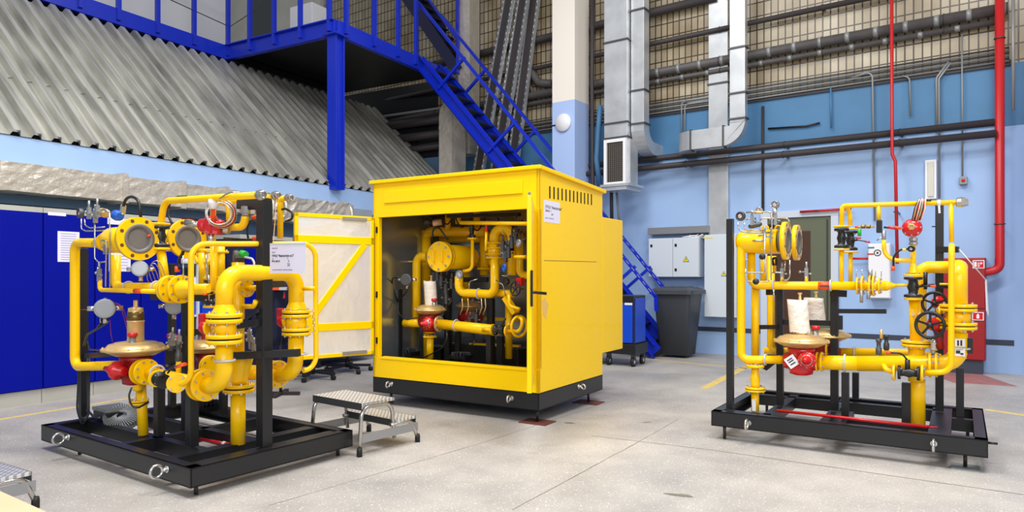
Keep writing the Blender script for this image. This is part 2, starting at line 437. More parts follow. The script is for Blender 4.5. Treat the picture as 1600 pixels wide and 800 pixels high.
# corrugated roof sheets
per = .195; z0, z1 = 2.66, 4.93; u0, u1 = -.44, -2.86
vs = []; fs = []; v = -3.5; prof = []
while v < 8.4:
    for dv, dh in ((0, 0), (.072, 0), (.092, .068), (.152, .068), (.172, 0)): prof.append((v + dv, dh))
    v += per
s_ = V(u1 - u0, 0, z1 - z0).normalized(); nrm = V(-s_.z, 0, s_.x) * -1
if nrm.z < 0: nrm = -nrm
g = MB()
for k, (a, b, off) in enumerate(((0, .36, .004), (.34, 1.0, .0))):
    base = len(g.v); pts = []
    for e in (a, b):
        for (vv, h) in prof:
            p = V(u0 + (u1 - u0) * e, vv, z0 + (z1 - z0) * e) + nrm * (h + off + (.004 if k == 0 else 0)); pts.append(p)
    n = len(prof); g.add(pts, [(i, i + 1, n + i + 1, n + i) for i in range(n - 1)])
roof = struct(LW.place(g.build('ceiling_corrugated', 'corr')))
sm = roof.modifiers.new('thickness', 'SOLIDIFY'); sm.thickness = .003
g = MB(); g.box(-.52, -.51, -3.5, 8.3, 2.60, 2.715); struct(LW.place(g.build('eave_shade_strip', 'dark_hole')))  # dark strip standing in for the shade inside the open rib ends
# roofing screws along the sheet lap
g = MB(); i = 0; v = -3.5
while v < 8.3:
    p = V(u0 + (u1 - u0) * .34, v + .04, z0 + (z1 - z0) * .34)
    g.tube([p + nrm * .005, p + nrm * .03 + V(.01, .03, -.01), p + nrm * .012 + V(0, .09, 0)], .004, n=5); v += per
g.build('lap_clip', 'galv_dark', roof)['kind'] = 'stuff'
# dark end gable of the low building
g = MB(); g.prism([(-.6, 2.66), (-.45, 2.66), (-3.05, 5.05), (-3.2, 5.05), (-3.2, 2.66)], 8.28, 8.36, lambda a, b, h: (a, h, b))
struct(LW.place(g.build('wall_gable', 'wall_slate')))
# mezzanine room behind the platform rail

PF = Frame(LW.x + 4.16 * LW.b[0], LW.y + 4.16 * LW.b[1], 29.5)   # platform: origin under the blue post
def onplat(px, py, v=None, u=None): return PF.v(px, py, v) if v is not None else PF.u(px, py, u)
po = PF.z  # shorthand
pc = PF.u(525, 300, -.40)            # post axis sits on the low wall
pv = pc.y; pu = -.40
ZB, ZT = 5.02, 5.26
ucc = PF.v(356, 86, pv).x            # inner corner of the platform
vst = PF.u(652, 86, pu).y            # where the stairs leave
t = PF.empty('mezzanine_platform', 'blue steel mezzanine platform on a post above the corrugated roof', 'platform')
def chan(g, p, q, h=.24, w=.09): g.bar(p, q, w, h)
zc = (ZB + ZT) / 2
g = MB(); chan(g, (ucc, pv, zc), (pu, pv, zc)); g.bar((ucc, pv - .05, ZT), (pu, pv - .05, ZT), .1, .02); g.build('edge_beam', 'blue', t, .004)
g = MB(); chan(g, (pu, pv, zc), (pu, vst + 1.0, zc)); g.build('edge_beam', 'blue', t, .004)
g = MB(); chan(g, (ucc, pv - .04, zc), (ucc, pv - 7.5, zc)); g.build('edge_beam', 'blue', t, .004)
g = MB(); g.box(ucc - .1, pu - .04, pv + .03, vst + 1.0, ZT - .07, ZT - .02); g.box(-4.1, ucc - .04, pv - 7.5, vst + 1.0, ZT - .07, ZT - .02)
g.build('deck', 'black', t)
g = MB()
for sgn in (-1, 1): g.box(pu - .095, pu + .095, pv + sgn * .085 - .012, pv + sgn * .085 + .012, 2.60, ZB)
g.box(pu - .08, pu + .05, pv - .085, pv + .085, 2.60, ZB); g.box(pu - .16, pu + .14, pv - .16, pv + .16, ZB - .02, ZB); g.build('post', 'blue', t, .004)
g = MB(); g.box(-4.4, -4.2, pv - 11, PF.u(358, 50, -4.2).y, 5.2, 8.2); struct(PF.place(g.build('wall_mezzanine', 'clad')))
g = MB(); g.box(ucc - .5, ucc - .4, pv - 8, vst + 1.2, 4.3, ZT - .06); struct(PF.place(g.build('wall_deck_shade', 'dark_pipe')))  # dark sheet added for the shade between roof edge and deck
def rail_post(u, v, h=1.3): MB().box(u - .03, u + .03, v - .03, v + .03, ZB + .06, ZT + h).build('rail_post', 'blue', t)
for px in (246, 303, 356, 185, 125):
    rail_post(ucc + (.055), PF.u(px, 30, ucc + .05).y)
for px in (391, 429, 470, 515): rail_post(PF.v(px, 30, pv - .06).x, pv - .07)
for px in (541, 585, 622, 650): rail_post(pu + .07, PF.u(px, 30, pu + .07).y)
for (p, q) in (((ucc + .05, pv - 7.5), (ucc + .05, pv)), ((ucc, pv - .07), (pu, pv - .07)), ((pu + .07, pv), (pu + .07, vst))):
    g = MB()
    g.bar((p[0], p[1], ZT + 1.3), (q[0], q[1], ZT + 1.3), .05, .05); g.build('top_rail', 'blue', t)
MB().tube([(ucc + .05, pv - 5, ZT + .52), (ucc + .05, pv - 2.2, ZT + .50), (ucc + .05, pv, ZT + .34), (ucc + .9, pv - .07, ZT + .5)], .008).build('cable', 'cable', t)
# room front behind the rail : dark glazed door, grey panels, white air unit
wx_ = lambda px: PF.v(px, 20, pv + 2.1).x
g = MB(); g.box(wx_(352), wx_(386), pv + 2.1, pv + 2.2, ZT - .05, 8.2); g.box(wx_(428), wx_(500), pv + 2.1, pv + 2.2, ZT - .05, 8.2); struct(PF.place(g.build('wall_mezzanine_panel', 'plinth')))
g = MB(); g.box(wx_(386), wx_(428), pv + 2.1, pv + 2.2, ZT - .05, 8.2); struct(PF.place(g.build('door_1', 'dglass')))
t2 = PF.empty('air_conditioner', 'white louvred air conditioning cabinet on the blue platform', 'air conditioner')
au = PF.v(470, 10, pv + 1.0).x
MB().box(au - .28, au + .28, pv + 1.0, pv + 1.4, ZT - .02, 6.2).build('casing', 'white_pl', t2, .01)
g = MB()
for i in range(8): g.box(au - .02, au + .12, pv + .985, pv + 1.0, ZT + .28 + i * .035, ZT + .295 + i * .035)
g.build('louvre', 'ink', t2)
RV = max(vst + 1.4, 4.45)
rx = PF.v(700, 200, RV).x
g = MB(); g.box(-5.0, rx, RV, RV + .1, 3.75, ZT + .1); g.m = 1; g.box(-5.0, rx, RV, RV + .1, 0, 3.75); struct(PF.place(g.build('wall_recess_shade', ['black', 'wall_slate'])))  # upper part coloured black for the shade under the platform
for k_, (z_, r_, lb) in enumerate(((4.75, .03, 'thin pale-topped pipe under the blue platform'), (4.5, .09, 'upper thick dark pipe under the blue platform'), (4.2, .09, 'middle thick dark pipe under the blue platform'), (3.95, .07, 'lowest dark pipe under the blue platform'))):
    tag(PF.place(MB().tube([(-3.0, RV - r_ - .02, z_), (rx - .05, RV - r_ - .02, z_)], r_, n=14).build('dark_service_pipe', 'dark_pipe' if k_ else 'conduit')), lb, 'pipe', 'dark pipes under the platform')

# stairs down from the platform, running along the back wall
t = PF.empty('steel_staircase', 'blue open-tread steel staircase coming down behind the yellow cabinet', 'staircase')
foot = PF.z(1015, 563, 0.)
W_ = .68
s0 = V(pu + .05, vst, ZT - .03); run = foot.x - s0.x; s1 = V(foot.x, vst, .0)
for v in (vst, vst + W_):
    g = MB(); g.bar((s0.x, v, s0.z - .06), (s1.x, v, .08), .012, .25); g.bar((s0.x, v - .03, s0.z + .055), (s1.x, v - .03, .2), .07, .012); g.bar((s0.x, v - .03, s0.z - .19), (s1.x, v - .03, -.03 + .04), .07, .012)
    g.build('stringer', 'blue', t)
nt_ = 21
for i in range(1, nt_):
    e = i / nt_; x = s0.x + run * e; z = s0.z * (1 - e)
    g = MB(); g.box(x - .13, x + .13, vst + .01, vst + W_ - .01, z - .03, z); g.build('tread', 'navy', t)
for v, nm in ((vst - .03, 0), (vst + W_ + .03, 1)):
    H_ = 1.0
    MB().bar((s0.x, v, s0.z + H_), (s1.x + .02, v, H_ * .93), .05, .05).build('handrail', 'blue', t)
    for k in range(4):
        e = .1 + k * .235; x = s0.x + run * e; z = s0.z * (1 - e)
        # posts stand square to the slope
        sl = V(run, 0, -s0.z).normalized(); up = V(-sl.z, 0, sl.x)
        MB().bar(V(x, v, z - .1), V(x, v, z - .1) + up * .74, .045, .045, (0, 1, 0)).build('rail_post', 'blue', t)
    g = MB(); e = .82
    x = s0.x + run * e
    for k in range(12):
        a = .76 + k * .02; xa = s0.x + run * a; xb = s0.x + run * (a + .01)
        za = s0.z + H_ + (H_ * .93 - s0.z - H_) * a; zb = s0.z + H_ + (H_ * .93 - s0.z - H_) * (a + .01)
        g.bar((xa, v, za + .026), (xb, v, zb + .026), .052, .004)
    g.build('hazard_tape', 'yel_sign', t)
# lower end posts of the handrails
for v in (vst - .03, vst + W_ + .03):
    MB().bar((s1.x + .03, v, .72), (s1.x + .02, v, .96), .05, .05).build('end_post', 'blue', t)
# flight going on up
t = PF.empty('upper_stair_flight', 'dark blue upper stair flight rising behind the platform railing', 'staircase')
ua = pu + .25; v_ = vst + .95
for v in (v_, v_ + .75):
    MB().bar((ua, v, ZT - .05), (ua - 2.2, v, ZT + 2.9), .03, .22).build('stringer', 'navy', t)
for i in range(1, 13):
    e = i / 13; MB().box(ua - 2.2 * e - .11, ua - 2.2 * e + .11, v_, v_ + .75, ZT + 2.95 * e - .05, ZT + 2.95 * e - .02).build('tread', 'navy', t)
MB().bar((ua, v_, ZT + .55), (ua - 2.2, v_, ZT + 3.5), .04, .04).build('handrail', 'blue', t)
MB().bar((ua + .0, v_, ZT - .1), (ua + .0, v_, ZT + 1.6), .05, .05).build('rail_post', 'blue', t)

# ---------------------------------------------------------------- pipes on the back wall
def wall_pipe(name, a, b, rpx, m, label, v=-.12, sleeve=0, cat='pipe', u0=None, group='pipes along the back wall', hang=True):
    p = BW.v(a[0], a[1], v); q = BW.v(b[0], b[1], v); z = (p.z + q.z) / 2; r = rpx * 9.8 / FPX
    t = BW.empty(name, label, cat, group)
    if u0 is None: u0 = p.x
    MB().tube([(u0, v, z), (q.x, v, z)], r, n=14).build('pipe_run', m, t)
    x = u0 + .3
    if hang:
        while x < q.x:
            g = MB(); g.box(x - .02, x + .02, v, 0.02, z - .012, z + .012); g.torus((x, v, z), (1, 0, 0), r + .004, .006, 16, 6); g.build('bracket', 'dark_pipe', t); x += 1.5
    if sleeve:
        x = p.x + .15
        while x < q.x:
            MB().cyl((x - .03, v, z), (x + .03, v, z), r + .004, 14).build('joint_sleeve', 'conduit', t); x += sleeve
    return t
wall_pipe('wall_pipe', (1015, 14), (1120, 2), 8, 'dark_pipe', 'thick dark pipe at the very top of the block wall', u0=-9)
wall_pipe('wall_pipe', (1015, 60), (1400, -1), 4.5, 'dark_pipe', 'thin dark pipe crossing the block wall just above the banded grey pipe', u0=-9)
wall_pipe('wall_pipe', (1015, 107), (1575, 24), 8, 'grey_pipe', 'thick grey pipe with pale bands crossing the block wall', sleeve=.36, u0=-9)
wall_pipe('wall_pipe', (1015, 123), (1555, 43), 4.2, 'grey_pipe', 'thin grey pipe with pale bands under the thick banded one', v=-.1, sleeve=.42, u0=-9)
wall_pipe('wall_pipe', (1012, 242), (1557, 200), 5.2, 'dark_pipe', 'upper of the two dark pipes across the blue wall', v=-.2, u0=-6.5)
wall_pipe('wall_pipe', (1015, 258), (1557, 214), 5.2, 'dark_pipe', 'lower of the two dark pipes across the blue wall', v=-.28, u0=-6.5)
# conduit bundle along the top of the blue paint
for i in range(6):
    zz = 3.98 + i * .034
    o = MB().tube([(-6.5, -.045, zz), (4.0, -.045, zz)], .012, n=8).build('cable_conduit', 'galv_dark' if i % 2 else 'conduit')
    tag(BW.place(o), 'grey conduit above the blue wall paint, %s of the bundle of six' % ('lowest', 'second from below', 'third from below', 'third from the top', 'second from the top', 'topmost')[i], 'conduit', 'conduits in the bundle above the blue paint')
def drop(name, pts, r, m, label, v=-.05, bend=.08, cat='conduit', group=None):
    P = [BW.v(px, py, v) for px, py in pts]
    return tag(BW.place(MB().tube(P, r, bend, n=10).build(name, m)), label, cat, group)
drop('cable_conduit', [(1330, 122), (1363, 111), (1367, 345)], .014, 'conduit', 'bent conduit running down the wall left of the thin red pipe')
drop('cable_conduit', [(1298, 138), (1299, 200)], .012, 'wall_teal', 'blue painted conduit dropping from the bundle on the blue wall')
drop('cable_conduit', [(1410, 119), (1421, 120), (1423, 181)], .012, 'conduit', 'short conduit stub ending on the blue wall right of the red pipe')
drop('cable_conduit', [(1482, 97), (1463, 122), (1464, 206)], .014, 'conduit', 'left conduit of the kinked pair on the blue wall')
drop('cable_conduit', [(1486, 98), (1467, 123), (1468, 310)], .014, 'conduit', 'right conduit of the kinked pair beside the strip lamp')
drop('cable_conduit', [(1503, 40), (1504, 275)], .011, 'conduit', 'thin straight conduit down to the small switch box')
drop('cable_conduit', [(1065, 215), (1065, 158), (1108, 152)], .012, 'conduit', 'outer bent conduit left of the flat wall duct')
drop('cable_conduit', [(1070, 215), (1070, 162), (1108, 156)], .012, 'conduit', 'inner bent conduit left of the flat wall duct')
drop('cable_conduit', [(1192, 166), (1192, 330)], .02, 'dark_pipe', 'dark conduit down the blue wall right of the white duct', v=-.03)
drop('cable', [(1200, 201), (1260, 197), (1281, 192)], .014, 'cable', 'loose black cable end on the blue wall', v=-.03, cat='cable')
drop('cable_conduit', [(1598 - 15, -20), (1583, 172)], .02, 'conduit', 'grey conduit beside the thick red riser', v=-.3)
# red pipes
def redpipe(pts, r, label, v=-.2, bend=.1, clamps=()):
    t = BW.empty('fire_pipe', label, 'pipe')
    P = [BW.v(px, py, v) for px, py in pts]
    MB().tube(P, r, bend, n=16).build('pipe_run', 'red_pipe', t)
    for px, py in clamps:
        c = BW.v(px, py, v); g = MB(); g.torus(c, (0, 0, 1), r + .005, .008, 20, 6); g.bar(c, V(c.x, .01, c.z), .02, .02); g.build('clamp', 'galv_dark', t)
    return t
redpipe([(1562, -40), (1562, 421), (1541, 425), (1530, 426)], .052, 'thick red fire main riser at the right end of the wall', -.22, .1, [(1562, 350), (1562, 60)])
redpipe([(1393, -40), (1394, 241), (1399, 252), (1402, 412)], .021, 'thin red pipe running down the middle of the blue wall', -.36, .05, [(1400, 331)])
redpipe([(1250, 331), (1330, 326)], .018, 'short red pipe above the olive door', -.1, .05, [(1275, 329)])
redpipe([(1330, 404), (1362, 404)], .016, 'short red pipe stub left of the white detector box', -.1, .05)
# big ducts
def duct_box(name, pxl, pxr, py0, py1, v0, depth, label, seams=(), m='galv', group=None):
    a = BW.v(pxl, py0, v0); b = BW.v(pxr, py1, v0); t = BW.empty(name, label, 'duct', group)
    z1 = min(a.z, 8.1)
    MB().box(a.x, b.x, v0, v0 + depth, b.z, z1).build('duct_run', m, t, .004)
    for py in seams:
        z = BW.v((pxl + pxr) / 2, py, v0).z
        g = MB(); e = .02
        for q in ((a.x - e, b.x + e, v0 - e, v0), (a.x - e, b.x + e, v0 + depth, v0 + depth + e), (a.x - e, a.x, v0, v0 + depth), (b.x, b.x + e, v0, v0 + depth)):
            g.box(q[0], q[1], q[2], q[3], z - .012, z + .012)
        g.build('seam_flange', 'galv_dark', t)
    return t, a, b
t, a, b = duct_box('ventilation_duct', 944, 980, -100, 288, -.85, .13, 'tall galvanised duct with an intake grille at its foot', (64, 192, 215))
MB().box(a.x + .02, b.x + .04, -.82, -.55, b.z - .0, BW.v(960, 219, -.85).z).build('grille_box', 'galv', t)
for zz_ in (4.2, 6.0): MB().box(a.x + .1, a.x + .15, -.8, .02, zz_, zz_ + .05).build('wall_bracket', 'galv_dark', t)
g0 = BW.v(949, 224, -.85); g1 = BW.v(978, 283, -.85)
g = MB(); fr = .05
for q in ((a.x + .01, b.x - .01, g0.z, g0.z + fr), (a.x + .01, b.x - .01, g1.z - fr, g1.z), (a.x + .01, a.x + .01 + fr, g1.z, g0.z), (b.x - .01 - fr, b.x - .01, g1.z, g0.z)): g.box(q[0], q[1], -.885, -.85, q[2], q[3])
g.build('grille_frame', 'white_pl', t)
MB().box(a.x + .05, b.x - .05, -.856, -.851, g1.z, g0.z).build('grille_shade', 'dark_hole', t)  # dark sheet painted as the shade behind the bars
g = MB(); k = 9
for i in range(k):
    x = a.x + .07 + (b.x - a.x - .14) * i / (k - 1); g.box(x - .004, x + .004, -.868, -.856, g1.z, g0.z)
for i in range(22):
    z = g1.z + (g0.z - g1.z) * i / 21; g.box(a.x + .06, b.x - .06, -.866, -.858, z - .003, z + .003)
g.build('grille_bars', 'leafgrey', t)
z = b.z; g = MB(); g.box(a.x - .05, b.x + .05, -.9, -.35, z - .02, z + .02); g.box(a.x - .0, b.x + .0, -.88, -.36, z - .08, z - .02); g.build('bottom_flange', 'galv', t)
# second duct with a bend into the wall
v0 = -.75
a = BW.v(986, -100, v0); b = BW.v(1006, 195, v0)
t = BW.empty('ventilation_duct', 'narrow galvanised duct bending back to the wall at its foot', 'duct')
g = MB(); g.box(a.x, b.x, v0, v0 + .2, b.z, 8.1); g.build('duct_run', 'galv', t, .004)
# elbow curving towards the wall (+v) and right
g = MB(); n = 8; ro = .42; zc_ = b.z; prof_ = []
for i in range(n + 1):
    an = math.pi / 2 * i / n; prof_.append((v0 + ro - ro * math.cos(an), zc_ - ro * math.sin(an)))
inn = [(v0 + ro - .22 * math.cos(math.pi / 2 * i / n), zc_ - .22 * math.sin(math.pi / 2 * i / n)) for i in range(n + 1)]
poly = prof_ + inn[::-1]
vs = [(a.x, y, z) for y, z in poly] + [(b.x + .0, y, z) for y, z in poly]; m_ = len(poly)
fs = [(i, (i + 1) % m_, m_ + (i + 1) % m_, m_ + i) for i in range(m_)]
for i in range(n): fs += [(i, i + 1, m_ - 2 - i, m_ - 1 - i), (m_ + i, m_ + m_ - 1 - i, m_ + m_ - 2 - i, m_ + i + 1)]
g.add(vs, fs); g.box(a.x, b.x, v0 + ro, .02, zc_ - ro, zc_ - .22); g.build('duct_elbow', 'galv', t)
for py in (15, 141, 193):
    z = BW.v(996, py, v0).z; g = MB(); g.box(a.x - .02, b.x + .02, v0 - .02, v0 + .22, z - .012, z + .012); g.build('seam_flange', 'galv_dark', t)
# third duct : down, then left along the wall
v0 = -.62
t, a, b = duct_box('ventilation_duct', 1140, 1164, -100, 190, v0, .12, 'galvanised duct dropping and turning left along the blue wall', (74, 145, 185))
hl = BW.v(1080, 225, v0); zl0 = BW.v(1150, 222, v0).z; zl1 = BW.v(1110, 197, v0).z
ztop = BW.v(1120, 199, v0).z; zbot = BW.v(1120, 229, v0).z
def mapv(a_, b_, h): return (a_, h, b_)
x0, x1 = BW.v(1080, 210, v0).x, b.x; zj = BW.v(1150, 190, v0).z
arc = [(x1 - .35 + .35 * math.cos(t_), zbot + .35 - .35 * math.sin(t_)) for t_ in [i * math.pi / 16 for i in range(9)]]
poly = [(a.x, zj), (a.x, ztop), (x0, ztop), (x0, zbot)] + arc[::-1] + [(x1, zj)]
MB().prism(poly, v0, v0 + .12, mapv).build('duct_elbow', 'galv', t, .003)
# rounded end turning to the wall
g = MB(); pl = [(x0, v0)] + [(x0 - .3 * math.sin(i * math.pi / 16), v0 + .3 - .3 * math.cos(i * math.pi / 16)) for i in range(1, 9)] + [(x0 - .3, .02), (x0 - .12, .02), (x0, v0 + .12)]
g.prism(pl, zbot, ztop); g.build('duct_elbow', 'galv', t)
for px in (1079, 1130):
    x = BW.v(px, 210, v0).x; g = MB(); g.box(x - .012, x + .012, v0 - .02, v0 + .14, zbot - .02, ztop + .02); g.build('seam_flange', 'galv_dark', t)
# flat duct on the wall
t, a, b = duct_box('ventilation_duct', 1107, 1137, -100, 370, -.1, .1, 'flat galvanised duct on the wall above the tall grey enclosure', (130,))
# slanted perforated cable trays and lagged duct behind the stairs
def tray(name, a, b, w, label, v=-.5):
    p, q = BW.v(*a, v), BW.v(*b, v); t = BW.empty(name, label, 'cable tray', 'slanting cable trays behind the stairs')
    d = (q - p).normalized(); s = d.cross(Y3).normalized()
    MB().bar(p, q, w, .03, (0, 1, 0)).build('tray_base', 'dark_pipe', t)
    for k in (-1, 1):
        MB().bar(p + s * k * w / 2, q + s * k * w / 2, .03, .08, (0, 1, 0)).build('tray_side', 'galv', t)
    g = MB(); L_ = (q - p).length; n = int(L_ / .11)
    for i in range(n):
        c = p + d * (i + .5) * L_ / n
        for k in (-1, 1): g.bar(c + s * k * w * .5 - d * .035 + V(0, -.043, 0), c + s * k * w * .5 + d * .035 + V(0, -.043, 0), .012, .004, (0, 1, 0))
    g.build('slot_row', 'dark_hole', t)['kind'] = 'stuff'
tray('cable_tray', (800, -25), (748, 268), .2, 'left dark slanting cable tray with bright perforated edges')
tray('cable_tray', (822, -25), (775, 268), .2, 'middle dark slanting cable tray with bright perforated edges', -.38)
tray('cable_tray', (838, -25), (800, 268), .2, 'right dark slanting cable tray with bright perforated edges', -.26)
t = BW.empty('lagged_duct', 'foil lagged square duct standing left of the stair foot', 'duct')
c0 = BW.v(686, 285, -1.1); c1 = BW.v(706, 178, -1.1)
g = MB(); g.box(c0.x, c1.x, -1.1, -.7, 0, c1.z); g.prism([(c0.x, c1.z), (c1.x, c1.z), (c1.x - .02, c1.z + .2), (c0.x + .12, c1.z + .24), (c0.x + .02, c1.z + .12)], -1.1, -.7, mapv)
g.build('duct_run', 'foil', t)
t = BW.empty('lagged_duct', 'tall foil lagged duct rising behind the upper stair rail', 'duct')
c0 = BW.v(716, 120, -.6); c1 = BW.v(734, -60, -.6)
MB().box(c0.x, c1.x, -.6, -.3, 3.6, 8.1).build('duct_run', 'foil', t)
for k_, (pts, r_, m_, lb) in enumerate((([(808, 118), (830, 112), (842, 130), (864, 131)], .075, 'grey_pipe', 'thick grey pipe with an S bend left of the column'), ([(810, 138), (828, 134), (834, 147), (864, 145)], .035, 'grey_pipe', 'thin grey pipe with an S bend left of the column'))):
    tag(BW.place(MB().tube([BW.v(x_, y_, -.12) for x_, y_ in pts], r_, .12, n=14).build('bent_pipe', m_)), lb, 'pipe')
# hanging hoses beside the column
for k_, (pts, r_, m_, lb) in enumerate((
    ([(938, 165), (935, 200), (932, 250), (937, 290)], .045, 'wall_teal', 'blue flexible sleeve hanging between the column and the grille duct'),
    ([(926, 0), (925, 120), (926, 300), (928, 345)], .035, 'dark_pipe', 'dark hose hanging right of the column'),
    ([(906, 0), (906, 128), (912, 142), (930, 144)], .022, 'conduit', 'pale bent conduit on the side of the column'),
    ([(955, 292), (956, 345)], .03, 'dark_pipe', 'dark cable below the grille duct'),
    ([(963, 292), (968, 350)], .02, 'conduit', 'grey cable below the grille duct'))):
    vv = -.5 if k_ != 2 else -.45
    if k_ == 2:
        continue
    tag(BW.place(MB().tube([BW.v(x_, y_, vv) for x_, y_ in pts], r_, .3, n=12).build('hanging_hose', m_)), lb, 'hose')

# ---------------------------------------------------------------- door, boxes and fixtures on the back wall
g = MB(); d0 = BW.v(1190, 340, 0).x; d1 = BW.v(1311, 340, 0).x; dz = 2.12
for q in ((d0, d0 + .1, 0, dz), (d1 - .1, d1, 0, dz), (d0, d1, dz, dz + .1)): g.box(q[0], q[1], -.06, .02, q[2], q[3])
dr = struct(BW.place(g.build('door_2', 'frame_grey', None, .004)))
MB().box(d0 + .1, d1 - .1, -.03, .01, 0, dz).build('door_leaf', 'olive', dr)
db = BW.v(1266, 362, -.04); MB().box(BW.v(1198, 362, -.04).x, db.x, -.04, -.03, .02, BW.v(1230, 362, -.04).z).build('door_leaf', 'brown', dr)
MB().box(d1 - .16, d1 - .14, -.045, -.03, .6, dz - .05).build('espagnolette_rod', 'dark_pipe', dr)
def tri(t, c, s, nm='warning_sign'):
    MB().prism([(c.x - s, c.z - s * .8), (c.x + s, c.z - s * .8), (c.x, c.z + s)], c.y - .004, c.y, mapv).build(nm, 'ink', t)
    MB().prism([(c.x - s * .78, c.z - s * .68), (c.x + s * .78, c.z - s * .68), (c.x, c.z + s * .74)], c.y - .006, c.y - .004, mapv).build(nm, 'yel_sign', t)
    k = s * .5
    MB().prism([(c.x + .1 * k, c.z + .8 * k), (c.x - .5 * k, c.z - .3 * k), (c.x, c.z - .2 * k), (c.x - .1 * k, c.z - 1.1 * k), (c.x + .5 * k, c.z - .0 * k), (c.x, c.z)], c.y - .008, c.y - .006, mapv).build('lightning_mark', 'ink', t)
def enclosure(name, px0, px1, py0, py1, v0, label, split=None):
    a = BW.v(px0, py0, v0); b = BW.v(px1, py1, v0); z1 = BW.v(px0, py0, v0).z; z0 = BW.v(px0, py1, v0).z
    t = BW.empty(name, label, 'electrical enclosure')
    MB().box(a.x, b.x, v0 + .02, 0.01, z0, z1).build('casing', 'elec', t, .006)
    if split:
        xs = BW.v(split, py0, v0).x
        for (p, q) in ((a.x + .006, xs - .004), (xs + .004, b.x - .006)):
            d = MB().box(p, q, v0, v0 + .02, z0 + .006, z1 - .006).build('enclosure_door', 'elec', t, .004)
            hx = p + .05
            for zz in (z0 + .12, z1 - .12): MB().box(hx - .018, hx + .018, v0 - .008, v0, zz - .022, zz + .022).build('latch', 'black', d)
    else:
        MB().box(a.x + .006, b.x - .006, v0, v0 + .02, z0 + .006, z1 - .006).build('enclosure_door', 'elec', t, .004)
    return t, a.x, b.x, z0, z1
t, x0, x1, z0, z1 = enclosure('electrical_enclosure', 1013, 1092, 373, 433, -.24, 'grey double-door electrical enclosure above the wheelie bin', 1051)
tri(t, BW.v(1072, 405, -.242), .05)
t, x0, x1, z0, z1 = enclosure('electrical_enclosure', 1100, 1150, 367, 495, -.28, 'tall narrow grey electrical enclosure under the flat duct')
tri(t, BW.v(1131, 428, -.282), .042)
c = BW.v(1108, 371, -.284); MB().box(c.x - .09, c.x + .06, -.284, -.28, c.z - .012, c.z + .008).build('yellow_sticker', 'yel_sign', t)
t = BW.empty('cable_trunking', 'galvanised cable trunking on top of the grey double enclosure', 'cable tray')
a = BW.v(1012, 361, -.2); b = BW.v(1106, 361, -.2)
MB().box(a.x, b.x, -.2, .01, a.z - .06, a.z + .05).build('trunking_body', 'tray', t)
g = MB(); cc = BW.v(1082, 370, -.21)
for i in range(14): g.tube([cc + V(random.uniform(-.2, .2), random.uniform(-.02, .1), random.uniform(-.0, .05)), cc + V(random.uniform(-.2, .2), .05, random.uniform(-.05, .02))], .008, n=6)
g.build('wire_bundle', 'white_pl', t)
# white gas detector box
t = BW.empty('detector_box', 'white metal instrument box with a round mark on the blue wall', 'instrument box')
a = BW.v(1356, 381, -.2); b = BW.v(1391, 463, -.2); zt = BW.v(1356, 381, -.2).z; zb = BW.v(1356, 466, -.2).z
MB().box(a.x, b.x, -.18, .01, zb, zt).build('casing', 'white_pl', t, .006); MB().box(a.x + .01, b.x - .01, -.2, -.18, zb + .01, zt - .01).build('box_door', 'white_pl', t, .004)
c = BW.v(1371, 395, -.203); g = MB(); g.torus(c, (0, 1, 0), .04, .006, 20, 6); g.ball(c, .014); g.build('emblem', 'ink', t)
for px, py, m_ in ((1361, 387, 'teal_ink'), (1360, 397, 'ink_red')):
    c = BW.v(px, py, -.203); MB().box(c.x - .04, c.x + .04, -.205, -.2, c.z - .009, c.z + .009).build('printed_bar', m_, t)
# fire cabinet
t = BW.empty('fire_cabinet', 'red fire hose cabinet on a dark base at the right of the wall', 'cabinet')
a = BW.v(1462, 404, -.32); b = BW.v(1540, 404, -.32); za = BW.v(1500, 403, -.32).z; zb = BW.v(1500, 562, -.32).z
MB().box(a.x, b.x, -.3, .01, zb, za).build('cabinet_body', 'dark_red', t, .006)
dm = MB().box(a.x + .01, b.x - .01, -.32, -.3, (za + zb) / 2 + .01, za - .01).build('cabinet_door', 'dark_red', t, .004)
MB().box(a.x + .01, b.x - .01, -.32, -.3, zb + .01, (za + zb) / 2 - .01).build('cabinet_door', 'dark_red', t, .004)
MB().box(a.x + .03, b.x - .03, -.28, .01, 0, zb).build('plinth', 'stripe', t)
for px, py in ((1529, 413), (1528, 494)):
    c = BW.v(px, py, -.325); g = MB(); g.box(c.x - .062, c.x + .062, -.328, -.32, c.z - .052, c.z + .052); g.build('safety_sign', 'white_pl', t)
    MB().box(c.x - .052, c.x + .052, -.330, -.328, c.z - .043, c.z + .043).build('safety_sign', 'red', t)
    if py < 450:
        g = MB(); g.box(c.x - .045, c.x - .02, -.332, -.33, c.z - .03, c.z + .03)
        for k in range(3): g.box(c.x - .01, c.x + .012, -.332, -.33, c.z - .03 + k * .02, c.z - .02 + k * .02)
        g.prism([(c.x + .02, c.z - .005), (c.x + .045, c.z + .012), (c.x + .02, c.z + .03)], -.332, -.33, mapv)
    else:
        g = MB(); g.box(c.x - .015, c.x + .015, -.332, -.33, c.z - .03, c.z + .018); g.box(c.x - .008, c.x + .008, -.332, -.33, c.z + .018, c.z + .03)
    g.build('pictogram', 'white_pl', t)
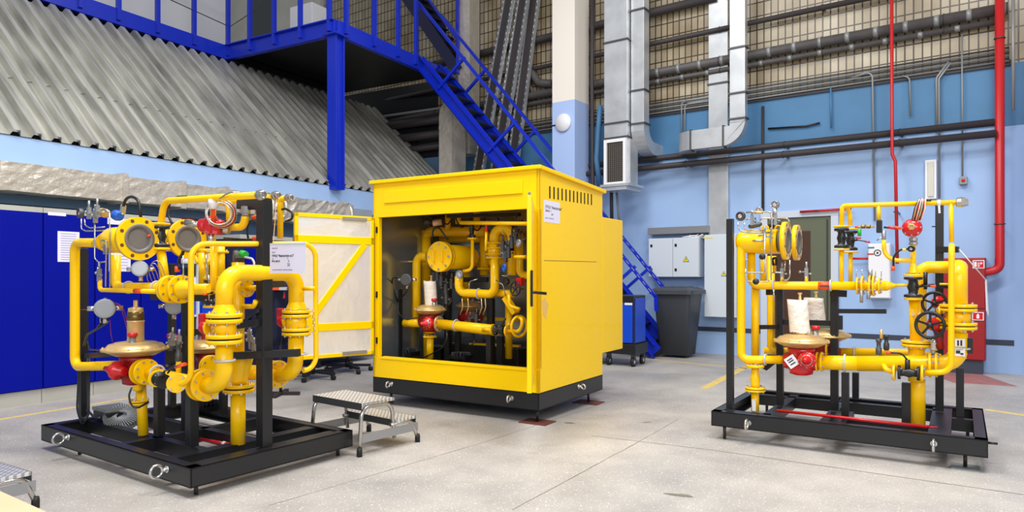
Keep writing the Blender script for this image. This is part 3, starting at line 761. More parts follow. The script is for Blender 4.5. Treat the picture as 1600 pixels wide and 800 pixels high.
# strip lamp, switch box
t = BW.empty('strip_lamp', 'upright pale strip lamp on the blue wall', 'lamp')
a = BW.v(1445, 250, -.1); b = BW.v(1463, 310, -.1)
g = MB(); g.box(a.x, b.x, -.08, .01, b.z, a.z); g.build('lamp_housing', 'white_pl', t, .006)
MB().box(a.x + .03, b.x - .03, -.1, -.08, b.z + .03, a.z - .03).build('diffuser', 'glass_grey', t, .004)
t = BW.empty('switch_box', 'small grey switch box with a red mark at the end of a conduit', 'switch')
c = BW.v(1505, 282, -.08); MB().box(c.x - .045, c.x + .045, -.08, .01, c.z - .05, c.z + .05).build('switch_body', 'conduit', t, .006)
MB().lathe((c.x, -.08, c.z), (0, -1, 0), [(.022, 0), (.02, .012), (0, .014)], 14).build('red_button', 'red', t)
t = BW.empty('junction_box', 'pale blue electrical box on the right-hand column', 'electrical box')
MB().box(4.20, 4.37, -.95, -.6, 3.0, 3.35).build('casing', 'col_blue', t, .006); MB().box(4.26, 4.32, -.96, -.95, 3.1, 3.2).build('socket', 'black', t)
# red floor zone and lines
g = MB(); p = [V(*ground(*q), 0) for q in ((1440, 580), (1530, 584), (1590, 604), (1490, 598))]
g.add([(q.x, q.y, 0) for q in p] + [(q.x, q.y, .002) for q in p], [(4, 5, 6, 7), (0, 1, 5, 4), (1, 2, 6, 5), (2, 3, 7, 6), (3, 0, 4, 7)])
tag(g.build('floor_marking', 'red_line'), 'faded red painted floor patch in front of the fire cabinet', 'floor marking')
floor_strip('floor_marking', ground(1100, 607), ground(1166, 573), .1, 'yel_line', 'yellow floor line beside the right rig post')
floor_strip('floor_marking', ground(1540, 640), ground(1620, 652), .06, 'yel_line', 'faint yellow floor line at the right edge')
floor_strip('floor_marking', ground(-40, 662), ground(215, 620), .05, 'yel_line', 'yellow floor line along the row of blue cabinets')
floor_strip('floor_marking', ground(1020, 562), ground(1190, 578), .05, 'yel_line', 'faded yellow line on the floor by the bin')

# ---------------------------------------------------------------- blue cabinets along the left wall
edges = [LW.u(px, 600, 0).y for px in (0, 67, 148)]
wd = edges[1] - (-0)  # one cabinet width
w_cab = LW.u(148, 600, 0).y - LW.u(67, 600, 0).y
labels = ['blue cabinet at the left edge of the photo', 'blue cabinet second from the left with papers taped on', 'blue cabinet behind the left post of the pipe rig', 'blue cabinet farthest along the left wall', 'blue cabinet glimpsed behind the brass regulator']
for i in range(4):
    v1_ = LW.u(67, 600, 0).y + w_cab * i; v0_ = v1_ - w_cab + .006
    t = LW.empty('storage_cabinet', labels[i], 'cabinet', 'blue cabinets along the left wall', dy=v0_)
    W = w_cab - .006
    MB().box(-.45, -.02, 0, W, .14, 1.87).build('cabinet_body', 'blue_cab', t)
    MB().box(-.45, -.03, 0, W, 0, .14).build('plinth', 'plinth', t)
    MB().box(-.45, 0, 0, W, 1.87, 1.92).build('top_edge', 'plinth', t)
    MB().box(-.02, 0, .004, W - .004, .15, 1.87).build('cabinet_door', 'blue_cab', t, .003)
def paper_on(px0, py0, px1, py1, label, lines=8, u=.002):
    a = LW.u(px0, py0, u); b = LW.u(px1, py1, u); z1 = a.z; z0 = LW.u(px0, py1, u).z
    t = LW.empty('paper_notice', label, 'notice', 'paper notices on the blue cabinets')
    MB().box(u - .001, u + .001, a.y, b.y, z0, z1).build('paper_sheet', 'white_tag', t)
    if lines:
        g = MB()
        for i in range(lines):
            z = z1 - (z1 - z0) * (i + 1) / (lines + 1); g.box(u + .001, u + .002, a.y + .03, b.y - .03, z - .003, z + .003)
        g.build('printed_lines', 'ink_pale', t)
paper_on(90, 361, 124, 409, 'paper timetable taped to the second blue cabinet', 12)
paper_on(75, 331, 103, 336, 'thin white label strip near the top of the second cabinet', 0)
paper_on(168, 340, 200, 350, 'small white label strip behind the blue-ended sensor', 0)
paper_on(170, 395, 204, 424, 'white paper behind the left filter', 5)
# notice poster and shelf of papers beyond the cabinets
t = LW.empty('wall_poster', 'pale wall poster with red heading between the two filters', 'poster')
a = LW.u(247, 325, -.55); b = LW.u(300, 390, -.55)
MB().box(-.56, -.54, a.y, b.y, b.z - .1, a.z).build('poster_sheet', 'white_pl', t)
MB().box(-.54, -.538, a.y + .05, a.y + .5, a.z - .14, a.z - .06).build('poster_heading', 'ink_red', t)
g = MB()
for i in range(7): g.box(-.54, -.538, a.y + .08, b.y - .1, a.z - .25 - i * .07, a.z - .22 - i * .07)
g.build('printed_lines', 'ink', t)
t = LW.empty('shelf_rack', 'narrow pale shelf rack stacked with papers behind the pipework', 'shelf')
a = v1_ + .05; b = a + .56; vend_sh = b
g = MB()
for v in (a, (a + b) / 2, b): g.box(-.55, -.52, v, v + .03, 0, 1.6); g.box(-.2, -.17, v, v + .03, 0, 1.6)
g.build('upright', 'elec', t)
for z in (.3, .75, 1.1, 1.4): MB().box(-.55, -.17, a, b, z, z + .025).build('shelf_board', 'elec', t)
words = ('bottom', 'second', 'third', 'top')
for i in range(12):
    lv = i % 4; v = a + .035 + .165 * (i // 4); z = (.325, .775, 1.125, 1.425)[lv]
    h = random.uniform(.06, .2)
    tag(LW.place(MB().box(-.45, -.2, v, v + .15, z, z + h).build('paper_stack', random.choice(['white_tag', 'white_pl', 'elec', 'blue_cart']))), 'stack of papers on the %s board of the pale shelf rack, %s third' % (words[lv], ('near', 'middle', 'far')[i // 4]), 'papers', 'paper stacks on the shelf rack')
# dark blue machine and blue cabinets farther along
t = LW.empty('machine_cabinet', 'dark blue machine cabinet between the rig and the open cabinet door', 'machine')
a = vend_sh + .1; b = LW.u(455, 500, .1).y
MB().box(-.4, .1, a, b, .0, 1.72).build('machine_body', 'navy', t, .01)
MB().box(.1, .11, a + .1, b - .1, .9, 1.6).build('machine_panel', 'blue_cab', t)
for k_, z_ in ((0, 1.72), (1, 1.2)): MB().box(-.4, .13, a, b, z_, z_ + .05).build('trim_strip', 'plinth' if k_ == 0 else 'black', t)
t = LW.empty('workshop_table', 'long blue-fronted workbench behind the open cabinet door', 'workbench')
a = max(LW.u(465, 560, .3).y, b + .05)
MB().box(-.3, .5, a, a + 3.2, .72, .8).build('bench_top', 'elec', t); MB().box(-.2, .45, a + .05, a + 1.2, .12, .72).build('drawer_unit', 'blue_cab', t)
for q in (a + .1, a + 3.0): MB().box(.38, .44, q, q + .06, 0, .72).build('leg', 'black', t); MB().box(-.25, -.19, q, q + .06, 0, .72).build('leg', 'black', t)
# foil lagged duct along the left wall
t = LW.empty('lagged_duct', 'long crinkled foil-lagged duct running along the left wall', 'duct')
zt = LW.u(0, 250, -.2).z; zb = LW.u(0, 296, -.2).z
vend = LW.u(398, 300, -.2).y
def crinkled(u0, u1, v0, v1, z0, z1, n, t, amp=.004, nm='duct_run'):
    g = MB(); k = 6; rows = []
    for i in range(n + 1):
        v = v0 + (v1 - v0) * i / n; r = []
        prof = [(u0, z0)] + [(u1, z0 + (z1 - z0) * j / k) for j in range(k + 1)] + [(u0, z1)]
        for (u, z) in prof: r.append((u + random.uniform(-amp, amp), v + random.uniform(-amp, amp), z + random.uniform(-amp, amp)))
        rows.append(r)
    m = len(rows[0]); vs = [p for r in rows for p in r]
    g.add(vs, [(i * m + j, (i + 1) * m + j, (i + 1) * m + (j + 1) % m, i * m + (j + 1) % m) for i in range(n) for j in range(m)] + [list(range(m)), list(range(n * m, n * m + m))])
    return g.build(nm, 'foil', t)
crinkled(-.5, -.2, -4.0, vend, zb, zt, 90, t)
for px in (196, 287, 355):
    v = LW.u(px, 290, -.19).y; g = MB(); g.box(-.5, -.18, v - .03, v + .03, zb - .02, zt + .03); g.build('lagging_joint', 'foil', t)
g = MB(); g.box(-.62, -.52, -4, vend + 2.5, zb - .10, zb - .0); g.build('support_rail', 'wall_slate', t)
t = LW.empty('lagged_duct', 'bulging foil-wrapped pipe bundle at the foot of the blue post', 'duct')
va = LW.u(412, 320, -.1).y; vb = LW.u(552, 320, -.1).y
z0 = LW.u(470, 334, -.1).z - .12; z1 = LW.u(470, 309, -.1).z
crinkled(-.43, -.1, va, vb, z0, z1, 24, t, .015)
MB().box(-.43, -.15, vb, vb + .5, z0, z1 - .05).build('galvanised_end', 'galv', t)
for px in (425, 445, 548):
    v = LW.u(px, 320, -.1).y; g = MB(); g.torus((-.28, v, (z0 + z1) / 2), (0, 1, 0), .21, .025, 20, 8); g.build('lagging_ring', 'foil', t)
# ================================================================ PIPEWORK COMPONENTS
_bolt = {}
def bolt_mesh(m):
    if m not in _bolt:
        g = MB(); g.lathe((0, 0, -.5), (0, 0, 1), [(.0, 0), (1.0, 0.0), (1.0, .0)], 6)
        g = MB(); g.lathe((0, 0, 0), (0, 0, 1), [(1.0, 0), (1.0, .9), (.55, .9), (.5, 1.5), (0, 1.5)], 6, False)
        o = g.build('bolt', m); _bolt[m] = o.data; bpy.data.objects.remove(o)
    return _bolt[m]
def bolt(parent, c, d, r, m='chrome', name='bolt'):
    o = bpy.data.objects.new(name, bolt_mesh(m)); COL.objects.link(o); o.parent = parent
    x, y, z = basis(d); mt = Matrix((x, y, z)).transposed().to_4x4(); mt.translation = Vector(c)
    o.matrix_local = mt @ Matrix.Diagonal((r, r, r, 1)); return o
def pipe(T, pts, r, bend=None, name='pipe', m='yellow', n=16, label=None):
    bend = bend if bend is not None else r * 3
    o = MB().tube(pts, r, bend, n=n).build(name, m, T)
    if label: o['label'] = label
    return o
def flange(T, c, d, Rr, th=.022, nb=8, m='yellow', hole=0., bolts=True, nuts_back=False, name='flange', br=None, phase=.5):
    c = Vector(c); x, y, d = basis(d); br = br or max(.008, Rr * .085)
    g = MB()
    if hole: g.lathe(c - d * th / 2, d, [(hole, 0), (Rr, 0), (Rr, th), (hole, th), (hole, 0)], 32)
    else: g.lathe(c - d * th / 2, d, [(Rr * .97, 0), (Rr, th * .1), (Rr, th * .9), (Rr * .97, th)], 32)
    f = g.build(name, m, T)
    if bolts:
        for i in range(nb):
            a = 2 * math.pi * (i + phase) / nb; q = c + (x * math.cos(a) + y * math.sin(a)) * Rr * .8
            bolt(f, q + d * th / 2, d, br)
            if nuts_back: bolt(f, q - d * th / 2, -d, br)
    return f
def flange_pair(T, c, d, Rr, th=.022, gap=.006, nb=8, m='yellow', **k):
    c = Vector(c); d = Vector(d).normalized()
    flange(T, c - d * (th + gap) / 2, -d, Rr, th, nb, m, **k)
    flange(T, c + d * (th + gap) / 2, d, Rr, th, nb, m, **k)
    MB().lathe(c - d * gap / 2, d, [(Rr * .86, 0), (Rr * .86, gap)], 24).build('gasket', 'dark_hole', T)
def cone(T, p, q, r0, r1, m='yellow', name='reducer'):
    p, q = Vector(p), Vector(q); L_ = (q - p).length
    return MB().lathe(p, q - p, [(r0, 0), (r0 * .98 + r1 * .02, L_ * .1), ((r0 + r1) / 2, L_ * .5), (r1 * .98 + r0 * .02, L_ * .9), (r1, L_)], 24).build(name, m, T)
def ball_valve(T, c, d, Rr, L, lever=None, tip='orange', br=None):
    # black cast body between two black end flanges, lever with coloured grip
    c = Vector(c); x, y, d = basis(d)
    g = MB(); g.lathe(c - d * L / 2, d, [(Rr, 0), (Rr, L * .12), (Rr * .52, L * .16), (Rr * .5, L * .3), (Rr * .66, L * .5), (Rr * .5, L * .7), (Rr * .52, L * .84), (Rr, L * .88), (Rr, L)], 20)
    b = g.build('valve_body', 'black', T)
    for s in (-1, 1):
        for i in range(4):
            a = 2 * math.pi * (i + .5) / 4; q = c + d * s * L * .38 + (x * math.cos(a) + y * math.sin(a)) * Rr * .76
            bolt(b, q, -d * s, Rr * .13)
    if lever is not None:
        st, en = lever; st, en = Vector(st), Vector(en)
        g = MB(); g.cyl(c, st, Rr * .16, 10); k = st + (en - st) * .62
        g.tube([st, k], Rr * .075, n=8); h = g.build('valve_lever', 'black', T)
        MB().tube([k, en], Rr * .14, n=8).build('lever_grip', tip, h)
    return b
def cap_bolts(par, c, d, Rr, n, r): 
    x, y, d = basis(d)
    for i in range(n):
        a = 2 * math.pi * i / n; bolt(par, Vector(c) + (x * math.cos(a) + y * math.sin(a)) * Rr, d, r)
def regulator(T, c, r, out=X3, hood='brass', low=.13, pilot=None, pilot_d=(-1, 0, 0), knob=(.05, -.03), body='dark_red', wrapped=None, bodylen=.12):
    # diaphragm dome regulator: brass dished case, spring hood above, red cast body below
    c = Vector(c)
    d_ = MB().lathe(c, Z3, [(r * .35, -.052), (r * .6, -.042), (r * .85, -.018), (r * .88, -.010), (r, -.008), (r, .006), (r * .9, .008), (r * .86, .016), (r * .78, .034), (r * .74, .036), (r * .68, .036), (r * .6, .046), (r * .3, .052), (r * .26, .053)], 40).build('diaphragm_case', 'brass', T)
    for i in range(16):
        a = 2 * math.pi * (i + .3) / 16; q = c + V(math.cos(a), math.sin(a), 0) * r * .95
        bolt(d_, q + V(0, 0, .004), Z3, .008, 'brass'); 
    g = MB(); g.lathe(c + V(0, 0, -.05), -Z3, [(r * .5, 0), (r * .46, low * .3), (.075, low * .6), (.082, low * .8), (.085, low + .06), (.08, low + .09), (.05, low + .1)], 24)
    x, y, o_ = basis(out)
    g.lathe(c + V(0, 0, -.05 - low) - o_ * bodylen, o_, [(.055, 0), (.07, bodylen * .5), (.08, bodylen), (.07, bodylen * 1.5), (.055, bodylen * 2)], 20)
    g.build('regulator_body', body, T)
    if hood:
        h = MB().lathe(c + V(0, 0, .05), Z3, [(.058, 0), (.056, .01), (.052, .015), (.052, .13), (.0545, .132), (.0545, .14), (.05, .142), (.05, .2), (.046, .206), (.046, .225), (.02, .23), (.014, .235), (.014, .275), (.0, .277)], 24)
        h = h.build('spring_hood', hood, T)
        MB().lathe(c + V(0, 0, .175), Z3, [(.0515, 0), (.0515, .075)], 24).build('hood_sleeve', 'brass_dark', h)
    kx, ky = knob; k = c + V(kx, ky, .03)
    g = MB().lathe(k, Z3, [(.028, 0), (.022, .012), (.02, .06)], 16).build('breather_stem', 'alu', T)
    MB().lathe(k + V(0, 0, .06), Z3, [(.03, 0), (.032, .012), (.028, .024), (0, .026)], 16).build('breather_cap', 'red', g)
    for s in (-1, 1):
        q = c + V(-.06 * s, .05 * s, .05); MB().torus(q + V(0, 0, .012), (1, .5, 0), .016, .004, 16, 6).build('lifting_eye', 'chrome', d_)
    if pilot is not None: pilot_valve(T, pilot, pilot_d)
def pilot_valve(T, p, d, s=1.):
    p = Vector(p); x, y, d = basis(d)
    o = MB().lathe(p, d, [(.03 * s, -.06 * s), (.034 * s, -.03 * s), (.058 * s, -.02 * s), (.062 * s, -.01 * s), (.062 * s, .012 * s), (.056 * s, .02 * s), (.036 * s, .03 * s), (.03 * s, .06 * s), (.018 * s, .065 * s), (.016 * s, .1 * s), (.0, .105 * s)], 22).build('pilot_valve', 'red', T)
    cap_bolts(o, p + d * .012 * s, d, .052 * s, 8, .007 * s)
    MB().lathe(p + d * .018 * s, d, [(.04 * s, 0), (.041 * s, .012 * s), (.037 * s, .016 * s)], 20).build('chrome_ring', 'steel', o)
    return o
def filter_vessel(T, c, d, back, Rf=.143, rb=.11, closed=False, holes=8):
    # horizontal filter drum with a big bolted ring flange, open mouth showing the grey filter element
    c = Vector(c); x, y, d = basis(d)
    g = MB(); g.lathe(c - d * back, d, [(.0, -.045), (rb * .5, -.035), (rb * .85, -.015), (rb, .02), (rb, back - .07)], 28); g.build('filter_drum', 'yellow', T)
    if not closed:
        f = flange(T, c - d * .015, d, Rf, .034, 8, hole=Rf * .6, bolts=False)
        for i in range(holes):
            a = 2 * math.pi * (i + .5) / holes; q = c + (x * math.cos(a) + y * math.sin(a)) * Rf * .85
            MB().lathe(q + d * .0021, d, [(.0, 0), (.0125, 0.0), (.0125, .0008), (0, .0008)], 12).build('bolt_hole', 'brown_bracket', f)
        MB().lathe(c - d * .06, d, [(Rf * .60, .0), (Rf * .60, .05), (Rf * .685, .065), (Rf * .67, .068), (Rf * .5, .062), (Rf * .495, .052)], 32).build('seal_ring', 'seal', T)
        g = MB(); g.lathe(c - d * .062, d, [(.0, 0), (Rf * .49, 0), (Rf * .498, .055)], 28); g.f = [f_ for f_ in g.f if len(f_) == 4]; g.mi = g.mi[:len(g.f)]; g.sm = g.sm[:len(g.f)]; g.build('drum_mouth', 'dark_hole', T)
        e = MB().lathe(c - d * .05 - x * Rf * .02, d, [(0, -.01), (Rf * .36, -.01), (Rf * .40, 0), (Rf * .4, .022), (Rf * .37, .026), (Rf * .06, .026), (.008, .03), (0, .03)], 28).build('filter_element', 'seal', T)
    else:
        f = flange(T, c - d * .03, d, Rf, .03, holes, bolts=False)
        l = MB().lathe(c - d * .012, d, [(Rf, 0), (Rf, .03), (Rf * .96, .036), (0, .036)], 32).build('blind_cover', 'yellow', T)
        cap_bolts(l, c + d * .022, d, Rf * .82, holes, .013)
        for s in (-1, 1):
            g = MB(); q = c + d * .045 + x * s * Rf * .35
            g.tube([q - y * .055 - d * .03, q - y * .055, q + y * .055, q + y * .055 - d * .03], .008, .02, n=8); g.build('cover_handle', 'yellow', l)
    return f
def transmitter(T, c, d, r=.055, m='alu', ears=True):
    c = Vector(c); x, y, d = basis(d)
    o = MB().lathe(c, d, [(r * .55, -r * .9), (r * .8, -r * .8), (r * .85, -.2 * r), (r, -.15 * r), (r, .35 * r), (r * .93, .42 * r), (r * .86, .42 * r), (r * .8, .46 * r), (.0, .46 * r)], 24).build('transmitter', m, T)
    for i in range(12):
        a = 2 * math.pi * i / 12; q = c + (x * math.cos(a) + y * math.sin(a)) * r; 
        if i % 3 == 0: MB().box(q.x - .006, q.x + .006, q.y - .006, q.y + .006, q.z - .006, q.z + .006).build('housing_lug', m, o)
    if ears:
        for s in (-1, 1): MB().cyl(c + V(0, 0, 0) + x * s * r * .7 - d * .4 * r, c + x * s * (r * 1.6) - d * .4 * r, r * .26, 10).build('cable_gland', 'chrome', o)
        MB().cyl(c - V(0, 0, r * .7) - d * .4 * r, c - V(0, 0, r * 1.55) - d * .4 * r, r * .24, 10).build('cable_gland', 'chrome', o)
    return o
def handwheel(T, c, d, Rw):
    c = Vector(c); x, y, d = basis(d)
    g = MB(); g.torus(c, d, Rw, Rw * .13, 32, 10); g.ball(c, Rw * .24)
    for i in range(5):
        a = 2 * math.pi * i / 5 + .3; q = c + (x * math.cos(a) + y * math.sin(a)) * Rw; g.bar(c - d * .004, q, Rw * .17, Rw * .1, d)
    w_ = g.build('handwheel', 'black', T)
    MB().cyl(c - d * .1, c - d * .005, Rw * .14, 12).build('spindle', 'chrome', w_); return w_
def gauge(T, c, d, r=.04, m='chrome', mark='red'):
    c = Vector(c); x, y, d = basis(d)
    g = MB().lathe(c, d, [(r * .8, -.02), (r, -.015), (r, .012), (r * .9, .014), (r * .88, .008)], 24).build('gauge', m, T)
    MB().lathe(c + d * .0075, d, [(r * .87, 0), (0, .001)], 24).build('dial', 'white_pl', g)
    n = MB(); n.bar(c + d * .011 - x * r * .2, c + d * .011 + x * r * .5 + y * r * .4, .004, .002, d); n.build('needle', mark, g); return g
def eyebolt(T, c, d, r=.035):
    c = Vector(c); x, y, d = basis(d)
    o = MB().torus(c + d * (r + .03), y if abs(y.z) < .5 else x, r, .009, 24, 8)
    o.cyl(c - d * .004, c + d * .03, .011, 10); o.lathe(c, d, [(.02, 0), (.02, .008)], 14)
    return o.build('eyebolt', 'chrome', T)
def needle_valve(T, c, s=1., m='alu'):
    c = Vector(c); g = MB(); g.box(c.x - .013 * s, c.x + .013 * s, c.y - .013 * s, c.y + .013 * s, c.z - .04 * s, c.z + .05 * s)
    g.cyl(c + V(0, 0, .05 * s), c + V(0, 0, .1 * s), .009 * s, 8); g.cyl(c + V(.01, 0, 0), c + V(.04 * s, 0, .0), .008 * s, 8)
    g.cyl(c + V(-.05 * s, 0, .015), c + V(.0, 0, .015), .005, 6); g.ball(c + V(-.05 * s, 0, .015), .012 * s, 8)
    return g.build('needle_valve', m, T)
def clampring(T, c, d, r, m='hose_grey'):
    c = Vector(c); x, y, d = basis(d); g = MB(); g.torus(c, d, r + .004, .0075, 24, 6)
    return g.build('u_bolt', m, T)
def base_frame(T, W, D, z0, z1, members, m='black', fl=.07):
    g = MB(); t = .008
    def cb(p, q, side):   # C-channel along p->q, web outside, flanges to 'side'
        p, q, side = Vector(p), Vector(q), Vector(side)
        for za, zb_, w0, w1 in ((z0, z1, 0, t), (z1 - t, z1, 0, fl), (z0, z0 + t, 0, fl)):
            c = [];
            for e in (p, q):
                for (a, zz) in ((w0, za), (w1, za), (w1, zb_), (w0, zb_)): c.append(e + side * a + V(0, 0, zz))
            g.add(c, [(3, 2, 1, 0), (4, 5, 6, 7), (0, 1, 5, 4), (1, 2, 6, 5), (2, 3, 7, 6), (3, 0, 4, 7)])
    cb((-W, 0, 0), (0, 0, 0), (0, 1, 0)); cb((-W, D, 0), (0, D, 0), (0, -1, 0))
    cb((-W, 0, 0), (-W, D, 0), (1, 0, 0)); cb((0, 0, 0), (0, D, 0), (-1, 0, 0))
    o = g.build('base_frame', m, T)
    for (x0, y0, x1, y1) in members:
        MB().box(x0, x1, y0, y1, z0 + .015, z1 - .009).build('cross_member', m, T)
    return o
def foot(T, u, v, z, m='black'): return MB().cyl((u, v, 0.006), (u, v, z), .012, 10).build('levelling_foot', m, T)
def post(T, u, v, z0, z1, w=.05, name='frame_post'): return MB().box(u - w / 2, u + w / 2, v - w / 2, v + w / 2, z0, z1).build(name, 'black', T, .003)
def beam(T, p, q, w=.05, h=.05, name='frame_beam'): return MB().bar(p, q, w, h).build(name, 'black', T)
def cable(T, pts, r=.007, m='cable', name='cable', bend=.06): return MB().tube(pts, r, bend, n=8).build(name, m, T)
def strand(a, b, sag, k=6, out=(0, 0, 0)):
    a, b = Vector(a), Vector(b); o = Vector(out)
    return [a.lerp(b, i / k) + V(0, 0, -sag * 4 * (i / k) * (1 - i / k)) + o * 4 * (i / k) * (1 - i / k) for i in range(k + 1)]
def finned_heater(T, c, L_=.26, W_=.13, H_=.07):
    c = Vector(c); b = MB().box(c.x - L_ / 2, c.x + L_ / 2, c.y - W_ / 2, c.y + W_ / 2, c.z, c.z + H_ * .6).build('heater_body', 'black', T)
    g = MB()
    for i in range(18):
        a = math.pi * 2 * i / 18; g.bar(c + V(math.cos(a) * .03, math.sin(a) * .03, H_ * .7), c + V(math.cos(a) * L_ * .48, math.sin(a) * W_ * .62, H_ * .7), .005, H_ * .6)
    g.lathe(c + V(0, 0, H_ * .5), Z3, [(.03, 0), (.03, H_ * .55), (.0, H_ * .6)], 14)
    g.build('cooling_fins', 'galv_dark', b); return b
def safety_tube(T, c, h=.1, m='galv_dark'):
    c = Vector(c); return MB().lathe(c, Z3, [(.012, 0), (.02, .01), (.02, h * .45), (.014, h * .5), (.014, h * .8), (.019, h * .82), (.019, h), (0, h + .002)], 12).build('relief_valve', m, T)
# ================================================================ LEFT PIPE RIG
D0 = (CAMH - .175) * FPX / (732 - HOR)
LR = Frame((298 - 800) / FPX * D0, D0, 35.25)
T = LR.empty('gas_regulating_rig', 'yellow gas pipework rig on a black frame, the left one with a hanging paper sign', 'gas rig')
P = LR.v; V1, V2 = .22, .68
base_frame(T, 1.97, 1.18, .062, .175, [(-1.9, .28, -.4, .34), (-1.9, .62, -.4, .68), (-.40, .02, -.31, 1.15), (-.15, .02, -.07, 1.15), (-.98, .02, -.92, 1.15)])
for u, v in ((-.05, .06), (-.06, 1.1), (-1.55, .08), (-1.9, 1.1)): foot(T, u, v, .08)
eyebolt(T, P(108, 683, 0), (0, -1, 0)); eyebolt(T, P(262, 733, 0), (0, -1, 0)); 
# frame posts
pA = LR.z(249, 681, .175); pB = LR.z(300, 697, .175); pC = LR.z(413, 697, .175)
post(T, pA.x, pA.y, .175, P(249, 600, pA.y).z, .055); post(T, pB.x, pB.y, .175, P(300, 610, pB.y).z, .06)
zc = P(413, 312, pC.y).z; post(T, pC.x, pC.y, .175, zc, .072)
MB().bar((pC.x + .03, pC.y, zc - .03), P(376, 318, pC.y) + V(0, 0, -.0), .06, .075).build('frame_beam', 'black', T)
beam(T, P(405, 444, pC.y + .04), P(442, 443, pC.y + .42)); 
pl = P(130, 600, .3); post(T, pl.x, pl.y, .175, P(130, 388, .3).z, .055)
post(T, -1.85, .9, .175, 1.35, .05); post(T, -.62, .93, .175, 1.2, .05); post(T, -1.2, .95, .175, 1.2, .05)
pm = P(291, 620, .5); post(T, pm.x, pm.y, .175, P(291, 465, .5).z, .05)
beam(T, P(240, 462, .42), P(340, 464, .42), .05, .06); beam(T, P(290, 520, .5), P(345, 516, .6), .04, .04)
beam(T, P(124, 557, .3), P(230, 548, .3), .03, .04)
b_ = MB().bar(P(362, 556, .42), P(468, 551, .66), .05, .045).build('frame_beam', 'black', T)
beam(T, P(374, 508, .5), P(404, 504, .5), .04, .045); MB().bar(P(374, 508, .5), P(404, 486, .5), .02, .02).build('brace', 'black', T)
# filters
f1 = P(218, 373, V1 - .03); f2 = P(294, 373, V2 - .04)
filter_vessel(T, f1, X3, .38, rb=.088); filter_vessel(T, f2, X3, .38, rb=.088)
# outer loop of line one
pipe(T, [P(170, 380, V1), P(117, 379, V1), P(117, 573, V1), P(186, 571, V1)], .033, .07)
cone(T, P(150, 380, V1), P(168, 378, V1), .033, .07)
# drop from filter and middle line
pipe(T, [P(181, 398, V1 + .05), P(181, 449, V1 + .05), P(262, 449, V1 + .05)], .032, .05)
pipe(T, [P(156, 436, V1 - .02), P(156, 453, V1 - .02), P(258, 456, V1 - .02)], .0155, .03)
MB().cyl(P(211, 454.6, V1 - .02), P(223, 455, V1 - .02), .0165, 12).build('orange_band', 'orange', T)
for px in (201, 245): clampring(T, P(px, 449, V1 + .05), X3, .034)
c1 = P(267, 452, V1 + .03); flange_pair(T, c1, X3, .09, .02, .008, 8, nuts_back=True); flange(T, P(283, 452, V1 + .03), X3, .09, .02, 8)
pipe(T, [c1, P(330, 452, V1 + .03)], .034); cone(T, P(285, 452, V1 + .03), P(300, 452, V1 + .03), .06, .034)
# first upright ball valve with header one
vb = P(251, 370, V1 + .12); vt = P(251, 350, V1 + .12); vl = P(251, 389, V1 + .12)
ball_valve(T, (vt + vl) / 2, Z3, .058, (vt - vl).length * .82, (vb + V(.0, -.05, .02), P(231, 369, V1 + .02)))
flange(T, vt, Z3, .06, .016, 4, bolts=False); flange(T, vl, Z3, .06, .016, 4, bolts=False)
pipe(T, [vt, P(257, 314, V1 + .12), P(402, 305, V1 + .12)], .0215, .09)
pipe(T, [vl, P(258, 440, V1 + .12)], .03)
def union(c, d, r=.024, m='steel'):
    x, y, d = basis(d); c = Vector(c)
    return MB().lathe(c, d, [(r * .8, -.03), (r * .8, -.015), (r * 1.2, -.012), (r * 1.2, .01), (r * .9, .012), (r * .9, .03), (r * .75, .032), (r * .6, .02), (0, .018)], 8, False).build('pipe_union', m, T)
union(P(407, 304.5, V1 + .12), X3, .026)
vq = V2 + .12
vb = P(330, 398, vq)
pipe(T, [P(333, 390, vq), P(333, 318, vq), P(423, 308, vq)], .02, .07)
pipe(T, [P(357, 345, vq + .1), P(357, 322, vq + .1), P(345, 316, vq + .1), P(330, 316, vq + .1)], .018, .04)
union(P(431, 306, vq), X3, .028); pipe(T, [P(438, 372, vq), P(438, 312, vq), P(446, 309, vq)], .02, .03); union(P(451, 309, vq), X3, .022)
# line two: valve, flange set, pipes
pipe(T, [P(334, 452, V1 + .05), P(334, 420, V1 + .05), P(334, 384, V1 + .05)], .022)
bv = P(334, 454, V1 + .1); flange(T, P(334, 434, V1 + .1), Z3, .06, .014, 4); ball_valve(T, P(333, 456, V1 + .1), Z3, .055, .15, (P(331, 458, V1), P(318, 460, V1 - .05)))
flange(T, P(333, 479, V1 + .1), Z3, .06, .014, 4)
pipe(T, [P(345, 384, V2), P(345, 440, V2)], .028); flange(T, P(340, 394, V2), Z3, .075, .016, 6)
pipe(T, [P(308, 392, V2), P(332, 392, V2)], .016); pipe(T, [P(306, 400, V2), P(309, 410, V2), P(330, 410, V2)], .018, .04)
pipe(T, [P(318, 395, V2), P(318, 446, V2)], .034)
# elbow with union up on the right of the actuator
pipe(T, [P(352, 355, .5), P(382, 355, .5), P(383, 338, .5)], .024, .06); union(P(383, 330, .5), Z3, .028)
